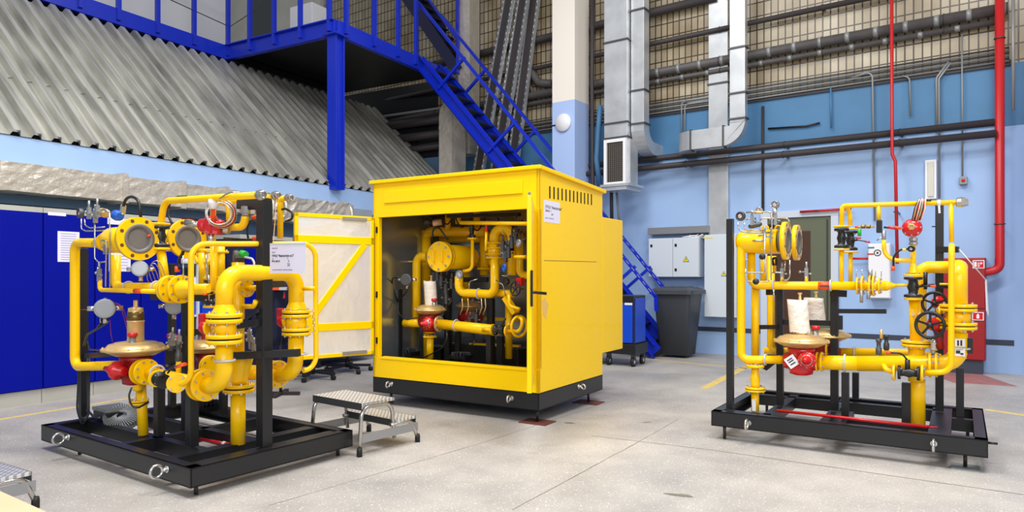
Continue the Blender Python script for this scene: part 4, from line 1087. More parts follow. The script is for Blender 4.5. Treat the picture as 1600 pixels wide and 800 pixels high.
# mid orange band and red actuator
act = P(330, 352, .42)
hz_ = V(.82, .57, 0)
g = MB(); g.ball(act, .058, 16, (1, 1, 1.05))
for a_ in range(6):
    an = a_ * math.pi / 3; q_ = act + hz_ * math.cos(an) * .052 + Z3 * math.sin(an) * .052; g.cyl(q_ - V(-.04, .025, 0), q_ + V(-.04, .025, 0), .016, 8)
g.lathe(act - hz_ * .02, -hz_, [(.045, 0), (.042, .05), (.038, .055)], 12); g.lathe(act, hz_ - Z3 * .25, [(.055, 0), (.053, .05), (.045, .078)], 14)
ac = g.build('red_actuator', 'red', T); MB().cyl(act - hz_ * .06, act - hz_ * .17 + Z3 * .02, .02, 12).build('cable_gland', 'steel', ac)
MB().cyl(act + hz_ * .07 - Z3 * .02, act + hz_ * .12 - Z3 * .03, .03, 10).build('cable_gland', 'chrome', ac); MB().cyl(act - V(0, 0, .05), act - V(0, 0, .12), .02, 10).build('stem', 'chrome', ac)
# cable bundle coil over the actuator
for i in range(7):
    c_ = P(334 + i * .6, 337, .4 + i * .004); col = ['steel', 'wire', 'black', 'steel', 'orange', 'cable', 'steel'][i]
    MB().torus(c_ + V(.06, 0, .01), (.8, -.6 + i * .05, .1), .07 + i * .004, .004, 28, 6).build('coiled_wire', col, T)
MB().tube([P(333, 318, .36), P(333, 352, .4)], .014, n=8).build('coiled_wire', 'orange', T)
MB().lathe(P(333, 314, .34), (0, 0, -1), [(.028, -.01), (.03, .02), (.018, .05)], 10).build('tape_wrap', 'white_pl', T)
cable(T, [P(338, 314, .34), P(352, 304, .3), P(366, 299, .3), P(378, 302, .36)], .005, 'steel', bend=.08)
# front arch: lower elbow, two flanged joints, over to line two
V3 = .25; V4 = .80; AR = .0505
e0 = P(318, 602, V3); e1 = P(350, 600, V3); top1 = P(350.5, 426, V3); top2 = P(463, 427, V4); b2 = P(463, 578, V4)
flange(T, P(322, 602, V3), X3, .098, .022, 8, nuts_back=True); flange(T, P(314, 601, V3), X3, .098, .018, 8, bolts=False)
pipe(T, [P(322, 602, V3), e1, P(350.5, 534, V3)], AR, .12)
flange_pair(T, P(350.5, 529.5, V3), Z3, .103, .024, .009, 8); flange_pair(T, P(350.5, 497, V3), Z3, .103, .024, .009, 8)
pipe(T, [P(350.5, 531, V3), P(350.5, 495, V3)], .068, name='spacer_ring')
cone(T, P(350.5, 491, V3), P(350.5, 476, V3), .075, AR)
pipe(T, [P(350.5, 478, V3), top1, top2, P(463, 484, V4)], AR, .11)
for px, vv, ys in ((329, V3, 512), (450, V4, 502)):
    c_ = P(px, ys, vv - .02); flange(T, c_, (-1, -.2, 0), .052, .016, 4, br=.008)
    bo = MB().lathe(c_ - V(.02, 0, 0), (-1, -.1, 0), [(.03, 0), (.045, .02), (.04, .05), (.02, .06)], 14); bo.box(c_.x - .09, c_.x - .03, c_.y - .03, c_.y + .03, c_.z - .02, c_.z + .085)
    bo.build('shut_off_actuator', 'red', T, .008)
cone(T, P(463, 484, V4), P(463, 472, V4), .07, AR)
flange_pair(T, P(463, 490, V4), Z3, .093, .02, .008, 8); flange_pair(T, P(463, 518, V4), Z3, .093, .02, .008, 8)
pipe(T, [P(463, 520, V4), P(463, 488, V4)], .066, name='spacer_ring')
fl2 = P(434, 585, V4)
pipe(T, [P(463, 520, V4), P(461, 583, V4), P(432, 586, V4)], AR, .11)
flange(T, fl2, X3, .095, .02, 8); flange(T, P(425, 585, V4), X3, .095, .02, 8, bolts=False)
# safety chains on both flange sets
for px, vv, y0, y1 in ((331, V3 - .08, 493, 530), (489, V4 - .02, 487, 515)):
    g = MB(); a, b = P(px, y0, vv), P(px + 2, y1, vv)
    for i in range(7): g.torus(a.lerp(b, i / 6), (1, .3 * (i % 2), 0) if i % 2 else (0, 1, 0), .009, .003, 10, 5)
    g.build('chain', 'brass', T)
# column under the tee and pipe behind the front arch
col_ = LR.z(372, 690, .175); cv = col_.y
pipe(T, [(col_.x, cv, .16), P(372, 612, cv)], .047, name='support_column'); cx = col_.x
flange_pair(T, P(373, 606, cv), Z3, .098, .022, .009, 8); cone(T, P(374, 598, cv), P(377, 556, cv), .05, .075)
pipe(T, [P(372, 560, cv), P(372, 400 + 10, cv)], .04); 
pipe(T, [P(376, 582, cv + .1), P(404, 580, cv + .1), P(430, 586, V4)], .05)
clampring(T, P(351, 563, V3), Z3, .052); clampring(T, P(466, 553, V4), Z3, .05)
flange(T, P(385, 450, .55), X3, .06, .016, 6); pipe(T, [P(385, 450, .55), P(403, 450, .55)], .018); pipe(T, [P(380, 479, .5), P(397, 479, .5), P(400, 470, .5)], .016, .03)
pipe(T, [P(474, 451, V4), P(493, 451, V4 + .02)], .014)
# bypass hoop
pipe(T, [P(270, 596, V1 - .12), P(286, 601, V1 - .12), P(298.5, 588, V1 - .10), P(298.5, 381, V1 - .10), P(493, 381, V4 + .1), P(494, 577, V4 + .1), P(474, 579, V4)], .0165, .09)
# small ball valve at the front bottom
bc = P(262, 596, V1 - .16); 
flange(T, P(245, 592, V1 - .14), (-1, 0.3, 0), .05, .012, 4); ball_valve(T, P(252, 594, V1 - .14), (1, -.2, -.1), .045, .09, (P(257, 580, V1 - .18), P(285, 571, V1 - .2)))
flange(T, P(276, 599, V1 - .14), (1, -.5, 0), .056, .014, 4)
# lower main line one
rg = P(212, 545, V1); 
regulator(T, rg, .208, X3, 'brass', .09, P(183, 579, V1 - .14), (-1, -.35, .1), (.06, -.05))
flange(T, P(229, 581, V1 - .02), X3, .085, .018, 8); flange(T, P(222, 581, V1 - .02), X3, .085, .012, 8, bolts=False)
pipe(T, [P(230, 582, V1 - .0), P(318, 602, V3)], .043)
clampring(T, P(246, 583, V1), X3, .044)
cone(T, P(216, 610, V1), P(217, 570, V1), .03, .06); flange_pair(T, P(217, 636 - 8, V1 + .04), Z3, .062, .014, .004, 6); 
pipe(T, [(P(224, 650, V1 + .05).x, V1 + .05, .17), P(220, 600, V1 + .05)], .033, name='support_column')
pipe(T, [P(279, 560, V1 + .05), P(279, 590, V1 + .05)], .016)
safety_tube(T, P(279, 566, V1 + .05), .13); MB().tube([P(262, 583, V1 - .08), P(268, 575, V1 - .08), P(283, 570, V1 - .08)], .006, .02).build('valve_lever', 'black', T); MB().cyl(P(283, 570, V1 - .08), P(290, 569, V1 - .08), .011, 8).build('lever_grip', 'orange', T)
# regulator two
rg2 = P(326, 541, V2 + .02); regulator(T, rg2, .19, X3, None, .1, None, knob=(-.02, -.05), body='dark_red')
MB().lathe(rg2 + V(-.0, 0, .05), Z3, [(.055, 0), (.055, .16), (.04, .17), (0, .172)], 20).build('spring_hood', 'red', T)
flange(T, P(327, 572, V2 - .12), X3, .075, .016, 6); flange(T, P(330, 572, V2 - .12), X3, .075, .016, 6)
pipe(T, [rg2 + V(0, 0, -.15), P(404, 582, V2 + .05)], .045)
# transmitters, gauges and impulse tubing
transmitter(T, P(164, 482, V1 - .10), (.88, -.5, .0), .066, 'inst'); transmitter(T, P(219, 420, V1 - .02), (.8, -.6, .1), .052, 'inst'); transmitter(T, P(272, 478, .5), (.9, -.5, 0), .062, 'inst')
transmitter(T, P(370, 400 + 2, .7), (-.5, -1, 0), .05, 'galv_dark', False)
MB().cyl(P(370, 398, .65), P(384, 398, .65), .022, 10).build('cable_gland', 'alu', T); MB().cyl(P(377, 396, .64), P(384, 398, .64), .024, 10).build('green_sleeve', 'green', T)
gauge(T, P(125, 333, V1 - .05), (-.1, -1, 0), .036, 'galv_dark'); 
def tub(pts, v, r=.0048, bend=.02, m='steel'): MB().tube([P(x, y, v) for x, y in pts], r, bend, n=7).build('impulse_tube', m, T)
tub([(127, 342), (127, 358), (134, 361), (168, 360)], V1 - .06); tub([(132, 342), (133, 352), (140, 356), (164, 355)], V1 - .05)
tub([(148, 337), (148, 404), (154, 410), (165, 409)], V1 - .1); tub([(171, 332), (172, 362), (172, 450)], V1 - .12, .0055)
tub([(158, 375), (166, 376), (166, 395), (165, 448)], V1 - .13); tub([(153, 418), (153, 440)], V1 - .1, .006)
tub([(135, 333), (152, 331), (162, 327), (172, 332)], V1 - .06, .007)
for x, y in ((149, 340), (165, 389), (155, 430), (139, 334), (152, 331)): needle_valve(T, P(x, y, V1 - .1), .9)
g = MB(); a, b = P(152, 330, V1), P(183, 338, V1); g.lathe(a, b - a, [(.018, 0), (.024, .01), (.024, .06), (.032, .065), (.032, .13), (.02, .14)], 14)
s_ = g.build('pressure_sensor', 'brass', T); MB().lathe(P(181, 336, V1), b - a, [(.036, 0), (.038, .02), (.034, .05), (.02, .06)], 14).build('sensor_cap', 'blue_pl', s_)
MB().lathe(P(192, 328, V1 + .02), (.25, 0, 1), [(.014, -.03), (.02, -.02), (.02, .03), (.013, .04)], 8, False).build('cable_gland', 'chrome', s_)
cable(T, [P(193, 322, V1), P(196, 310, V1), P(206, 307, V1), P(217, 312, V1), P(220, 340, V1), P(221, 352, V1 + .05)], .010, bend=.12)
cable(T, [P(270, 352, V2), P(262, 335, V2), P(264, 318, V2), P(276, 308, V2), P(291, 307, V2)], .009, bend=.1)
cable(T, [P(430, 330, vq), P(446, 326, vq), P(457, 332, vq), P(457, 342, vq), P(446, 346, vq)], .008, bend=.06)
for a in (0, 1): cable(T, [P(159 + a * 9, 494, V1 - .08), P(159 + a * 9, 504, V1 - .08), P(150, 515, V1 - .06), P(136, 523, .2), P(131, 540, .25)], .008, bend=.05)
for a in (0, 1): MB().cyl(P(158 + a * 9, 490, V1 - .08), P(158 + a * 9, 504, V1 - .08), .009, 8).build('cable_gland', 'chrome', T)
cable(T, [P(136, 530, .2), P(139, 546, .2), P(155, 547, .15), P(170, 545, .1)], .006, bend=.04)
for k_, (x0, x1) in enumerate(((176, 199), (180, 202))): cable(T, [P(x0, 473, V1 - .05), P(x0 + 12, 478, V1 - .05), P(x1 - 4, 500, V1), P(x1, 517, V1)], .0025, 'wire_red', 'wire', .05)
cable(T, [P(172, 500, V1), P(173, 520, V1), P(176, 535, V1)], .0022, 'wire_red', 'wire')
tub([(112 + 15, 484), (146, 484)], .2, .004, m='brown_bracket')
# cables sagging round the left post foot
for k_ in range(3): cable(T, [P(136 + 2 * k_, 560, .22), P(137 + k_, 650, .2), P(128, 655 + k_ * 5, .16), P(122 - k_, 640, .2), P(122, 600, .24), P(123, 470, .26)], .006, bend=.12)
cable(T, [P(206, 605, .1), P(201, 618, .08), P(205, 634, .08), P(215, 638, .1), P(232, 628, .2)], .006, bend=.06)
cable(T, [P(136, 640, .2), P(148, 653, .18), P(158, 653, .2)], .008, bend=.05)
hc = P(191, 652, .40); hd = V(.45, -.35, .85).normalized(); hx_, hy_, _ = basis(hd)
hb = MB().box(hc.x - .26, hc.x - .02, hc.y - .09, hc.y + .09, .18, .245).build('heater_body', 'black', T, .008)
g = MB(); g.lathe(hc - hd * .03, hd, [(.12, 0), (.12, .02), (.03, .03)], 24)
for i in range(40):
    a_ = 2 * math.pi * i / 40; g.bar(hc + (hx_ * math.cos(a_) + hy_ * math.sin(a_)) * .035, hc + (hx_ * math.cos(a_ + .25) + hy_ * math.sin(a_ + .25)) * .125, .005, .05, hd)
g.build('cooling_fins', 'inst', hb)['label'] = 'grey radial cooling fins'
for i in range(9): MB().box(hc.x - .25 + i * .026, hc.x - .243 + i * .026, hc.y - .1, hc.y + .1, .245, .27).build('cooling_fin', 'inst', hb); finned_heater(T, P(325, 640, .95), .2, .14, .07)
for x, y in ((322, 398), (286, 400), (326, 430)): tub([(x, y), (x + 1, y + 40)], V1 + .04, .005)
for k_ in range(6): cable(T, strand(P(233, 418, V1 + .02), P(236 + 5 * k_, 447, V1 + .12), -.02 * k_, 6, (.03 * k_ / 3, -.02, 0)), .003, 'steel', 'wire')
cable(T, [P(281, 420, .3), P(278, 408, .3), P(286, 395, .28), P(286, 392, .28)], .01, bend=.04); MB().cyl(P(277, 416, .3), P(277, 425, .3), .016, 10).build('valve_lever', 'orange', T)
for x, y, v_ in ((395, 340, .75), (396, 373, .75)): MB().lathe(P(x, y, v_), (1, 0, .1), [(.0, 0), (.014, .0), (.016, .05), (0, .052)], 10).build('orange_cap', 'orange', T)
cable(T, [P(350, 372, .6), P(380, 374, .62), P(392, 374, .7)], .006); cable(T, [P(388, 374, .8), P(385, 355, .8), P(395, 343, .8), P(408, 340, .8)], .007, bend=.06)
cable(T, [P(383, 402, .6), P(394, 404, .6), P(398, 412, .6), P(395, 422, .6)], .007, 'white_pl', bend=.03)
# brackets and small fittings around regulator two
for x, y, v_ in ((270, 532, .42), (280, 535, .42), (266, 540, .45), (392, 535, .7), (397, 548, .7), (390, 525, .7)): needle_valve(T, P(x, y, v_), .9)
g = MB(); c_ = P(271, 528, .5); g.lathe(c_, (1, .2, -.3), [(.02, -.05), (.03, -.02), (.03, .03), (.018, .06)], 12); g.build('slam_shut_valve', 'red', T)
MB().box(P(262, 560, .5).x, P(290, 560, .5).x, .48, .52, P(262, 568, .5).z, P(262, 543, .5).z).build('bracket_plate', 'black', T)
beam(T, P(255, 572, .45), P(300, 573, .45), .03, .02); 
for px in (262, 275, 288): bolt(T, P(px, 571, .42), (0, -1, 0), .008)
# ---- things on the rig
t = LR.empty('paper_sign', 'printed white paper sign hanging from the front hoop of the left rig', 'paper sign')
sv = .46; a = P(420, 379, sv); b = P(478, 428, sv); ang = R(3)
g = MB(); w_ = (P(478, 379, sv) - a).length; h_ = .24
cc = P(449, 403, sv); Ts = bpy.data.objects.new('sheet', None)
W2 = (P(477, 403, sv).x - P(420, 403, sv).x) / 2; H2 = (P(449, 380, sv).z - P(449, 428, sv).z) / 2
yw = -.62      # the sheet is turned towards the aisle
dx_ = V(math.cos(yw), math.sin(yw), 0) * -1; dx_ = V(1, 0, 0)
W2 = W2 * .98; nv = V(dx_.y, -dx_.x, 0)
g.add([cc - dx_ * W2 - Z3 * H2, cc + dx_ * W2 - Z3 * H2, cc + dx_ * W2 + Z3 * H2, cc - dx_ * W2 + Z3 * H2] + [q - nv * .001 for q in (cc - dx_ * W2 - Z3 * H2, cc + dx_ * W2 - Z3 * H2, cc + dx_ * W2 + Z3 * H2, cc - dx_ * W2 + Z3 * H2)], [(0, 1, 2, 3), (7, 6, 5, 4), (0, 4, 5, 1), (1, 5, 6, 2), (2, 6, 7, 3), (3, 7, 4, 0)])
sh = g.build('paper_sheet', 'white_tag', t)
rz = math.atan2(dx_.y, dx_.x)
def st(body, fx, fz, size, m='ink'):
    p = cc + dx_ * (-W2 + 2 * W2 * fx) + Z3 * (H2 - 2 * H2 * fz) + nv * .001
    return text(body, size, 'printed_text', m, t, p, (R(90), 0, rz))
k_ = H2 * 2
st('ПАСПОРТ №', .06, .19, k_ * .05, 'ink_pale'); st('Объект', .06, .32, k_ * .055, 'ink_pale')
st('ГРПШ "Инвентарь-ш.2"', .06, .46, k_ * .105); st('Заказ', .06, .53, k_ * .04, 'ink_pale'); st('№ 67-08-18', .06, .63, k_ * .085); st('Шт', .5, .53, k_ * .04, 'ink_pale'); st('1к', .52, .62, k_ * .06)
st('119', .5, .77, k_ * .085); st('Кол-во', .5, .69, k_ * .04, 'ink_pale'); st('место для отметки о приемке изделия', .08, .90, k_ * .055, 'ink_pale')
MB().box(0, 0.001, 0, .001, 0, .001)
g = MB(); g.bar(cc - dx_ * W2 + Z3 * (H2 * .93) + nv * .002, cc + dx_ * W2 + Z3 * (H2 * .86) + nv * .002, .001, H2 * .06); g.build('sleeve_edge', 'hose_grey', t)
cable(t, [cc - dx_ * W2 * .8 + Z3 * H2, P(438, 312, vq) + V(0, -.03, 0)], .002, 'wire', 'string'); cable(t, [cc + dx_ * W2 * .9 + Z3 * H2, P(478, 381, V4)], .0015, 'wire', 'string')
t = LR.empty('red_rod', 'short red rod with a white wrap lying inside the left rig base', 'rod')
a = LR.z(313, 686, .11); b = LR.z(357, 694, .11)
MB().cyl(a, b, .011, 10).build('rod_bar', 'red', t); MB().cyl(a.lerp(b, .8), a.lerp(b, .9), .014, 10).build('tape_wrap', 'white_pl', t); MB().cyl(b - V(.0, .02, 0), b + V(.01, .03, 0), .014, 10).build('rod_hook', 'red', t)
# ================================================================ RIGHT PIPE RIG
D0 = (CAMH - .215) * FPX / (688 - HOR)
RR = Frame((1544 - 800) / FPX * D0, D0, 33)
T = RR.empty('gas_regulating_rig', 'yellow gas pipework rig on a black frame, the right one with black handwheels', 'gas rig')
P = RR.v; V1, V2 = .20, .66
base_frame(T, 1.75, 1.24, .102, .215, [(-1.68, .12, -1.34, .17), (-1.40, .03, -1.33, 1.2), (-1.0, .03, -.94, 1.2), (-.90, .03, -.83, .6), (-.33, .03, -.20, 1.2), (-1.68, 1.0, -.3, 1.06), (-.2, .72, -.07, .78), (-.9, .3, -.3, .36)])
for u, v in ((-1.66, .04), (-.12, .10), (-.1, 1.15), (-1.6, 1.15)): foot(T, u, v, .12)
eyebolt(T, P(1170, 661, 0), (0, -1, 0)); eyebolt(T, P(1459, 693, 0), (0, -1, 0)); MB().cyl((0, .3, .14), (.06, .3, .14), .008, 8).build('eyebolt', 'black', T)
def rpost(px, yb, yt, w=.05):
    b = RR.z(px, yb, .215); return post(T, b.x, b.y, .215, P(px, yt, b.y).z, w), b
rpost(1141, 638, 342, .05); _, bA = rpost(1219, 633, 452); _, bB = rpost(1304, 641, 452, .055); rpost(1321, 650, 582, .05); rpost(1337, 621, 582, .05); rpost(1416, 660, 598, .055); rpost(1500, 651, 575, .05)
b = P(1468, 600, .95); post(T, b.x, b.y, .215, P(1468, 314, .95).z, .055)
beam(T, P(1463, 390, .93), P(1498, 390, .9), .04, .045); beam(T, P(1466, 447, .93), P(1485, 447, .93), .04, .035); beam(T, P(1456, 354, .95), P(1466, 354, .95), .02, .008)
beam(T, P(1306, 486, bB.y), P(1385, 486.5, bB.y), .045, .033); beam(T, P(1222, 503, bA.y + .02), P(1302, 505, bB.y + .02), .035, .04); beam(T, P(1186, 511, V1 + .1), P(1217, 511, bA.y), .035, .033)
MB().box(P(1308, 500, .5).x, P(1317, 500, .5).x, .49, .50, P(1312, 515, .5).z, P(1312, 493, .5).z).build('bracket_plate', 'black', T)
beam(T, P(1200, 456, V1 + .1), P(1214, 456, V1 + .2), .04, .05); beam(T, P(1300, 458, V1 + .1), P(1320, 459, V1 + .2), .04, .05)
MB().prism([(P(1180, 570, .4).x, P(1198, 570, .4).z), (P(1216, 570, .4).x, P(1216, 565, .4).z), (P(1198, 580, .4).x, P(1198, 579, .4).z)], .39, .41, lambda a, b, h: (a, h, b)).build('brace', 'black', T)
# filters
filter_vessel(T, P(1231, 376, V1), X3, .34, rb=.088); filter_vessel(T, P(1248, 379, V2), X3, .34, rb=.088)
for px in (1196, 1216): MB().torus(P(px, 357, V1), (0, 1, 0), .022, .007, 18, 6).build('lifting_lug', 'yellow', T)
# outer loop, line one
pipe(T, [P(1180, 378, V1 - .04), P(1158, 378, V1 - .04), P(1158, 562, V1 - .04), P(1224, 562, V1 - .0)], .031, .055)
cone(T, P(1216, 562, V1 - .0), P(1228, 564, V1), .034, .02)
# drop to the middle line
pipe(T, [P(1174, 392, V1 + .05), P(1174, 446, V1 + .05), P(1345, 446.5, V1 + .05)], .031, .06)
pipe(T, [P(1180, 446, V1 + .09), P(1180, 556, V1 + .09)], .030); pipe(T, [P(1205, 400, V2 - .1), P(1205, 549, V2 - .1), P(1225, 549, V2 - .1)], .028, .05)
pipe(T, [P(1193, 400, V1 + .2), P(1193, 446, V1 + .2)], .024); pipe(T, [P(1210, 400, V1 + .2), P(1210, 425, V1 + .2)], .014)
o = MB().cyl(P(1279, 446.5, V1 + .05), P(1298, 446.5, V1 + .05), .0318, 16).build('orange_label', 'orange', T)
for i in range(7): c_ = P(1282 + i * 2.1, 447, V1 + .012); MB().box(c_.x - .003, c_.x + .003, c_.y - .003, c_.y - .001, c_.z - .007, c_.z + .007).build('printed_letter', 'ink', o)
for px in (1209, 1298): clampring(T, P(px, 446, V1 + .05), X3, .032)
for px in (1222, 1260): pipe(T, [P(px, 443, V1 + .05), P(px, 432, V1 + .05)], .013); needle_valve(T, P(px, 428, V1 + .05), .9)
for px, r_ in ((1340, .062), (1347.5, .07), (1359.5, .075), (1365, .075), (1374, .058)):
    flange(T, P(px, 446.5, V1 + .05), X3, r_, .012, 6, nuts_back=(px == 1359.5))
pipe(T, [P(1340, 446.5, V1 + .05), P(1385, 446.5, V1 + .05)], .036); cone(T, P(1384, 446.5, V1 + .05), P(1400, 446, V1 + .05), .036, .012)
pipe(T, [P(1398, 446, V1 + .05), P(1424, 445, V1 + .05)], .010)
for px, y0, y1 in ((1346, 452, 473), (1357, 455, 467)): MB().tube([P(px, y0, V1 + .0), P(px, y1, V1 - .0)], .011, n=8).build('spectacle_tab', 'alu', T)
for px in (1338, 1347, 1357, 1368, 1377): MB().cyl(P(px, 433, V1 + .05), P(px, 421, V1 + .05), .003, 6).build('stud', 'steel', T)
MB().cyl(P(1360, 434, V1 + .05), P(1360, 421, V1 + .05), .014, 10).build('hook_bolt', 'alu', T)
# twin upright ball valves under the header
for px, dy, v_ in ((1315, 0, V1 + .05), (1329, 4, V2 - .05)):
    a_, b_ = P(px, 354 + dy, v_), P(px, 390 + dy, v_)
    flange(T, a_, Z3, .054, .012, 4, bolts=False); flange(T, b_, Z3, .054, .012, 4, bolts=False)
    ball_valve(T, (a_ + b_) / 2, Z3, .05, (a_ - b_).length * .84, (P(px + 10, 371 + dy, v_ - .1), P(px + 30, 372 + dy * 1.6, v_ - .12)) , 'red')
    pipe(T, [b_, P(px, 442, v_)], .0155)
pipe(T, [P(1315, 352, V1 + .05), P(1316, 321.5, V1 + .05), P(1499, 316, V1 + .05)], .0165, .025)
pipe(T, [P(1329, 352, V2 - .05), P(1327, 323, V2 - .05), P(1318, 322, V2 - .15)], .016, .08)
MB().lathe(P(1502, 316, V1 + .05), X3, [(.02, -.03), (.03, -.025), (.034, 0), (.03, .02), (.024, .04), (.02, .04), (.0, .03)], 8, False).build('pipe_union', 'steel', T)
pipe(T, [P(1373, 320, V1 + .05), P(1373, 345, V1 + .05)], .014); pipe(T, [P(1486, 318, V1 + .05), P(1487, 378, V1 + .06)], .0145)
MB().lathe(P(1467, 317, V1 + .05), X3, [(.02, -.01), (.021, 0), (.02, .01)], 12).build('tape_wrap', 'white_pl', T); MB().bar(P(1467, 318, V1 + .04), P(1468, 333, V1 + .04), .012, .003).build('tape_wrap', 'white_pl', T)
# small valve and brass fittings
vb = P(1374, 354, V1 + .05); MB().box(vb.x - .018, vb.x + .018, vb.y - .02, vb.y + .02, vb.z - .045, vb.z + .045).build('valve_body', 'black', T, .005)
for (x0, x1, m_, r_) in ((1340, 1366, 'brass', .009), (1336, 1342, 'red', .007), (1381, 1398, 'black', .007), (1388, 1400, 'red', .010), (1398, 1408, 'orange', .010)):
    MB().cyl(P(x0, 355, V1), P(x1, 357 if x0 > 1370 else 354, V1), r_, 8).build('valve_lever' if x0 > 1370 else 'fitting', m_, T)
for px in (1349, 1357): MB().lathe(P(px, 354, V1), X3, [(.010, -.015), (.016, -.01), (.016, .01), (.01, .015)], 6, False).build('fitting', 'brass_dark', T)
MB().cyl(P(1343, 358, V1), P(1343, 369, V1), .012, 10).build('green_sleeve', 'green', T)
MB().cyl(P(1381, 360, V1 + .05), P(1381, 377, V1 + .05), .014, 10).build('pipe_union', 'alu', T); cable(T, [P(1378, 370, V1), P(1370, 376, V1)], .005, 'steel')
pipe(T, [P(1381, 375, V1 + .05), P(1382, 407, V1 + .05), P(1425, 407, V1 + .05)], .0145, .09)
# red relief regulator with wires
rc = P(1425, 356, V1 + .02)
g = MB().lathe(rc, (-.1, -1, .1), [(.035, -.05), (.06, -.03), (.064, .0), (.055, .02), (.035, .035), (.02, .04), (0, .04)], 20); g = g.build('relief_regulator', 'red', T)
cap_bolts(g, rc + V(0, -.012, 0), (-.1, -1, .1), .052, 8, .008); MB().lathe(rc - V(0.0, .04, -.004), (-.1, -1, .1), [(.024, 0), (.024, .012), (.014, .02), (.01, .01), (0, .01)], 6, False).build('brass_plug', 'brass', g)
MB().lathe(P(1427, 371, V1 + .05), -Z3, [(.018, 0), (.026, .004), (.026, .024), (.018, .028), (.027, .034), (.027, .05), (.018, .054)], 8, False).build('pipe_union', 'alu', T)
pipe(T, [P(1427, 382, V1 + .05), P(1427, 428, V1 + .05)], .017); cone(T, P(1427, 427, V1 + .05), P(1427, 412, V1 + .05), .032, .018)
for i in range(12):
    x0 = 1425 + i * 1.3; col = ['cable', 'wire', 'steel', 'cable', 'orange', 'white_pl'][i % 6]
    cable(T, [P(x0, 344, V1 + .0), P(x0 + 4 + i * .2, 326, V1 - .02), P(1436 + i * .9, 309 - (i % 3), V1 - .02), P(1442 + i * .5, 318, V1 + .07), P(1438 + i * .6, 330, V1 + .08)], .0035, col, 'wire', .05)
cable(T, [P(1448, 313, V1), P(1455, 313, V1)], .008)
gauge(T, P(1424, 389, V1 - .01), (-.3, -1, 0), .021, 'black', 'ink'); cable(T, [P(1421, 389, V1), P(1405, 390, V1), P(1396, 402, V1), P(1396, 418, V1)], .007, bend=.05)
MB().cyl(P(1396, 416, V1), P(1395, 423, V1), .012, 10).build('orange_grip', 'orange', T); MB().cyl(P(1410, 390, V1 - .001), P(1416, 390, V1 - .001), .009, 10).build('yellow_sleeve', 'yel_sign', T)
# outlet column of line one with its valve
a_, b_ = P(1427, 430, V1 + .05), P(1427, 467, V1 + .05)
flange(T, a_, Z3, .06, .014, 4); flange(T, b_, Z3, .055, .016, 4); ball_valve(T, (a_ + b_) / 2, Z3, .058, (a_ - b_).length * .85, (P(1440, 447, V1 - .02), P(1462, 447, V1 - .04)))
V3 = .3
pipe(T, [P(1429, 468, V3), P(1431, 535, V3)], .036); flange_pair(T, P(1432.5, 536.5, V3), Z3, .098, .018, .006, 8)
cone(T, P(1432, 545, V3), P(1432, 536, V3), .055, .06); pipe(T, [P(1432, 540, V3), P(1432, 596, V3)], .052)
cb_ = RR.z(1434, 662, .215); pipe(T, [(cb_.x, cb_.y, .20), P(1434, 560, cb_.y)], .047, name='support_column')
for px in (1426, 1437): MB().cyl(P(px, 491, V3 - .04), P(px, 491, V3 - .07), .012, 10).build('test_boss', 'wood', T)
pipe(T, [P(1494, 417.5, V2 + .1), P(1437, 417.5, V2 + .1), P(1437, 545, V2 + .1)], .045, .07)
# big arch and outlet
A1 = V1 + .02; AR = .0545
pipe(T, [P(1340, 568, A1), P(1497, 568, A1), P(1497, 520, A1)], AR, .10); pipe(T, [P(1497, 485, A1), P(1497, 418, A1), P(1499, 418, V2 + .1)], AR, .085); pipe(T, [P(1499, 418, V2 + .1), P(1499, 560, V2 + .1)], .045)
pipe(T, [P(1497, 512, A1), P(1497, 482, A1)], .072, name='spacer_ring')
for y in (481, 509): flange_pair(T, P(1497, y, A1), Z3, .108, .02, .007, 8)
MB().lathe(P(1504, 545, A1) - V(0, .06, 0), (0, -1, 0), [(0, 0), (.0, .002)], 6)
lbl = MB(); c_ = P(1499.5, 540, A1 - .062)
for z_ in (535, 550): c_ = P(1500, z_, A1 - .0605); lbl.box(c_.x - .028, c_.x + .028, c_.y - .001, c_.y + .004, c_.z - .028, c_.z + .024)
lb = lbl.build('serial_label', 'white_pl', T); lm = MB()
for (x_, y_, w_, h_) in ((1497, 536, .005, .018), (1502, 536, .005, .018), (1497, 550, .012, .01), (1503, 553, .008, .006)): c_ = P(x_, y_, A1 - .063); lm.box(c_.x - w_, c_.x + w_, c_.y - .001, c_.y + .002, c_.z - h_, c_.z + h_)
lm.build('label_marks', 'ink', lb)
# cast pressure mark on the top elbow
for i in range(5): c_ = P(1491 + i * 3.4, 424, A1 - .056); MB().torus(c_, (0, 1, 0), .009, .0015, 12, 5).build('cast_mark', 'yel_sign', T)
clampring(T, P(1499, 544, A1), Z3, .056, 'hose_grey'); MB().box(P(1512, 540, A1).x, P(1520, 540, A1).x, A1 - .02, A1 + .03, P(1515, 552, A1).z, P(1515, 528, A1).z).build('bracket_plate', 'black', T)
beam(T, P(1482, 541, A1 + .06), P(1520, 541, A1 + .06), .04, .05)
# hoop in front of the arch
pipe(T, [P(1487, 384, V2), P(1487, 384, .08), P(1486, 581, .08), P(1446, 583, .1)], .0185, .07)
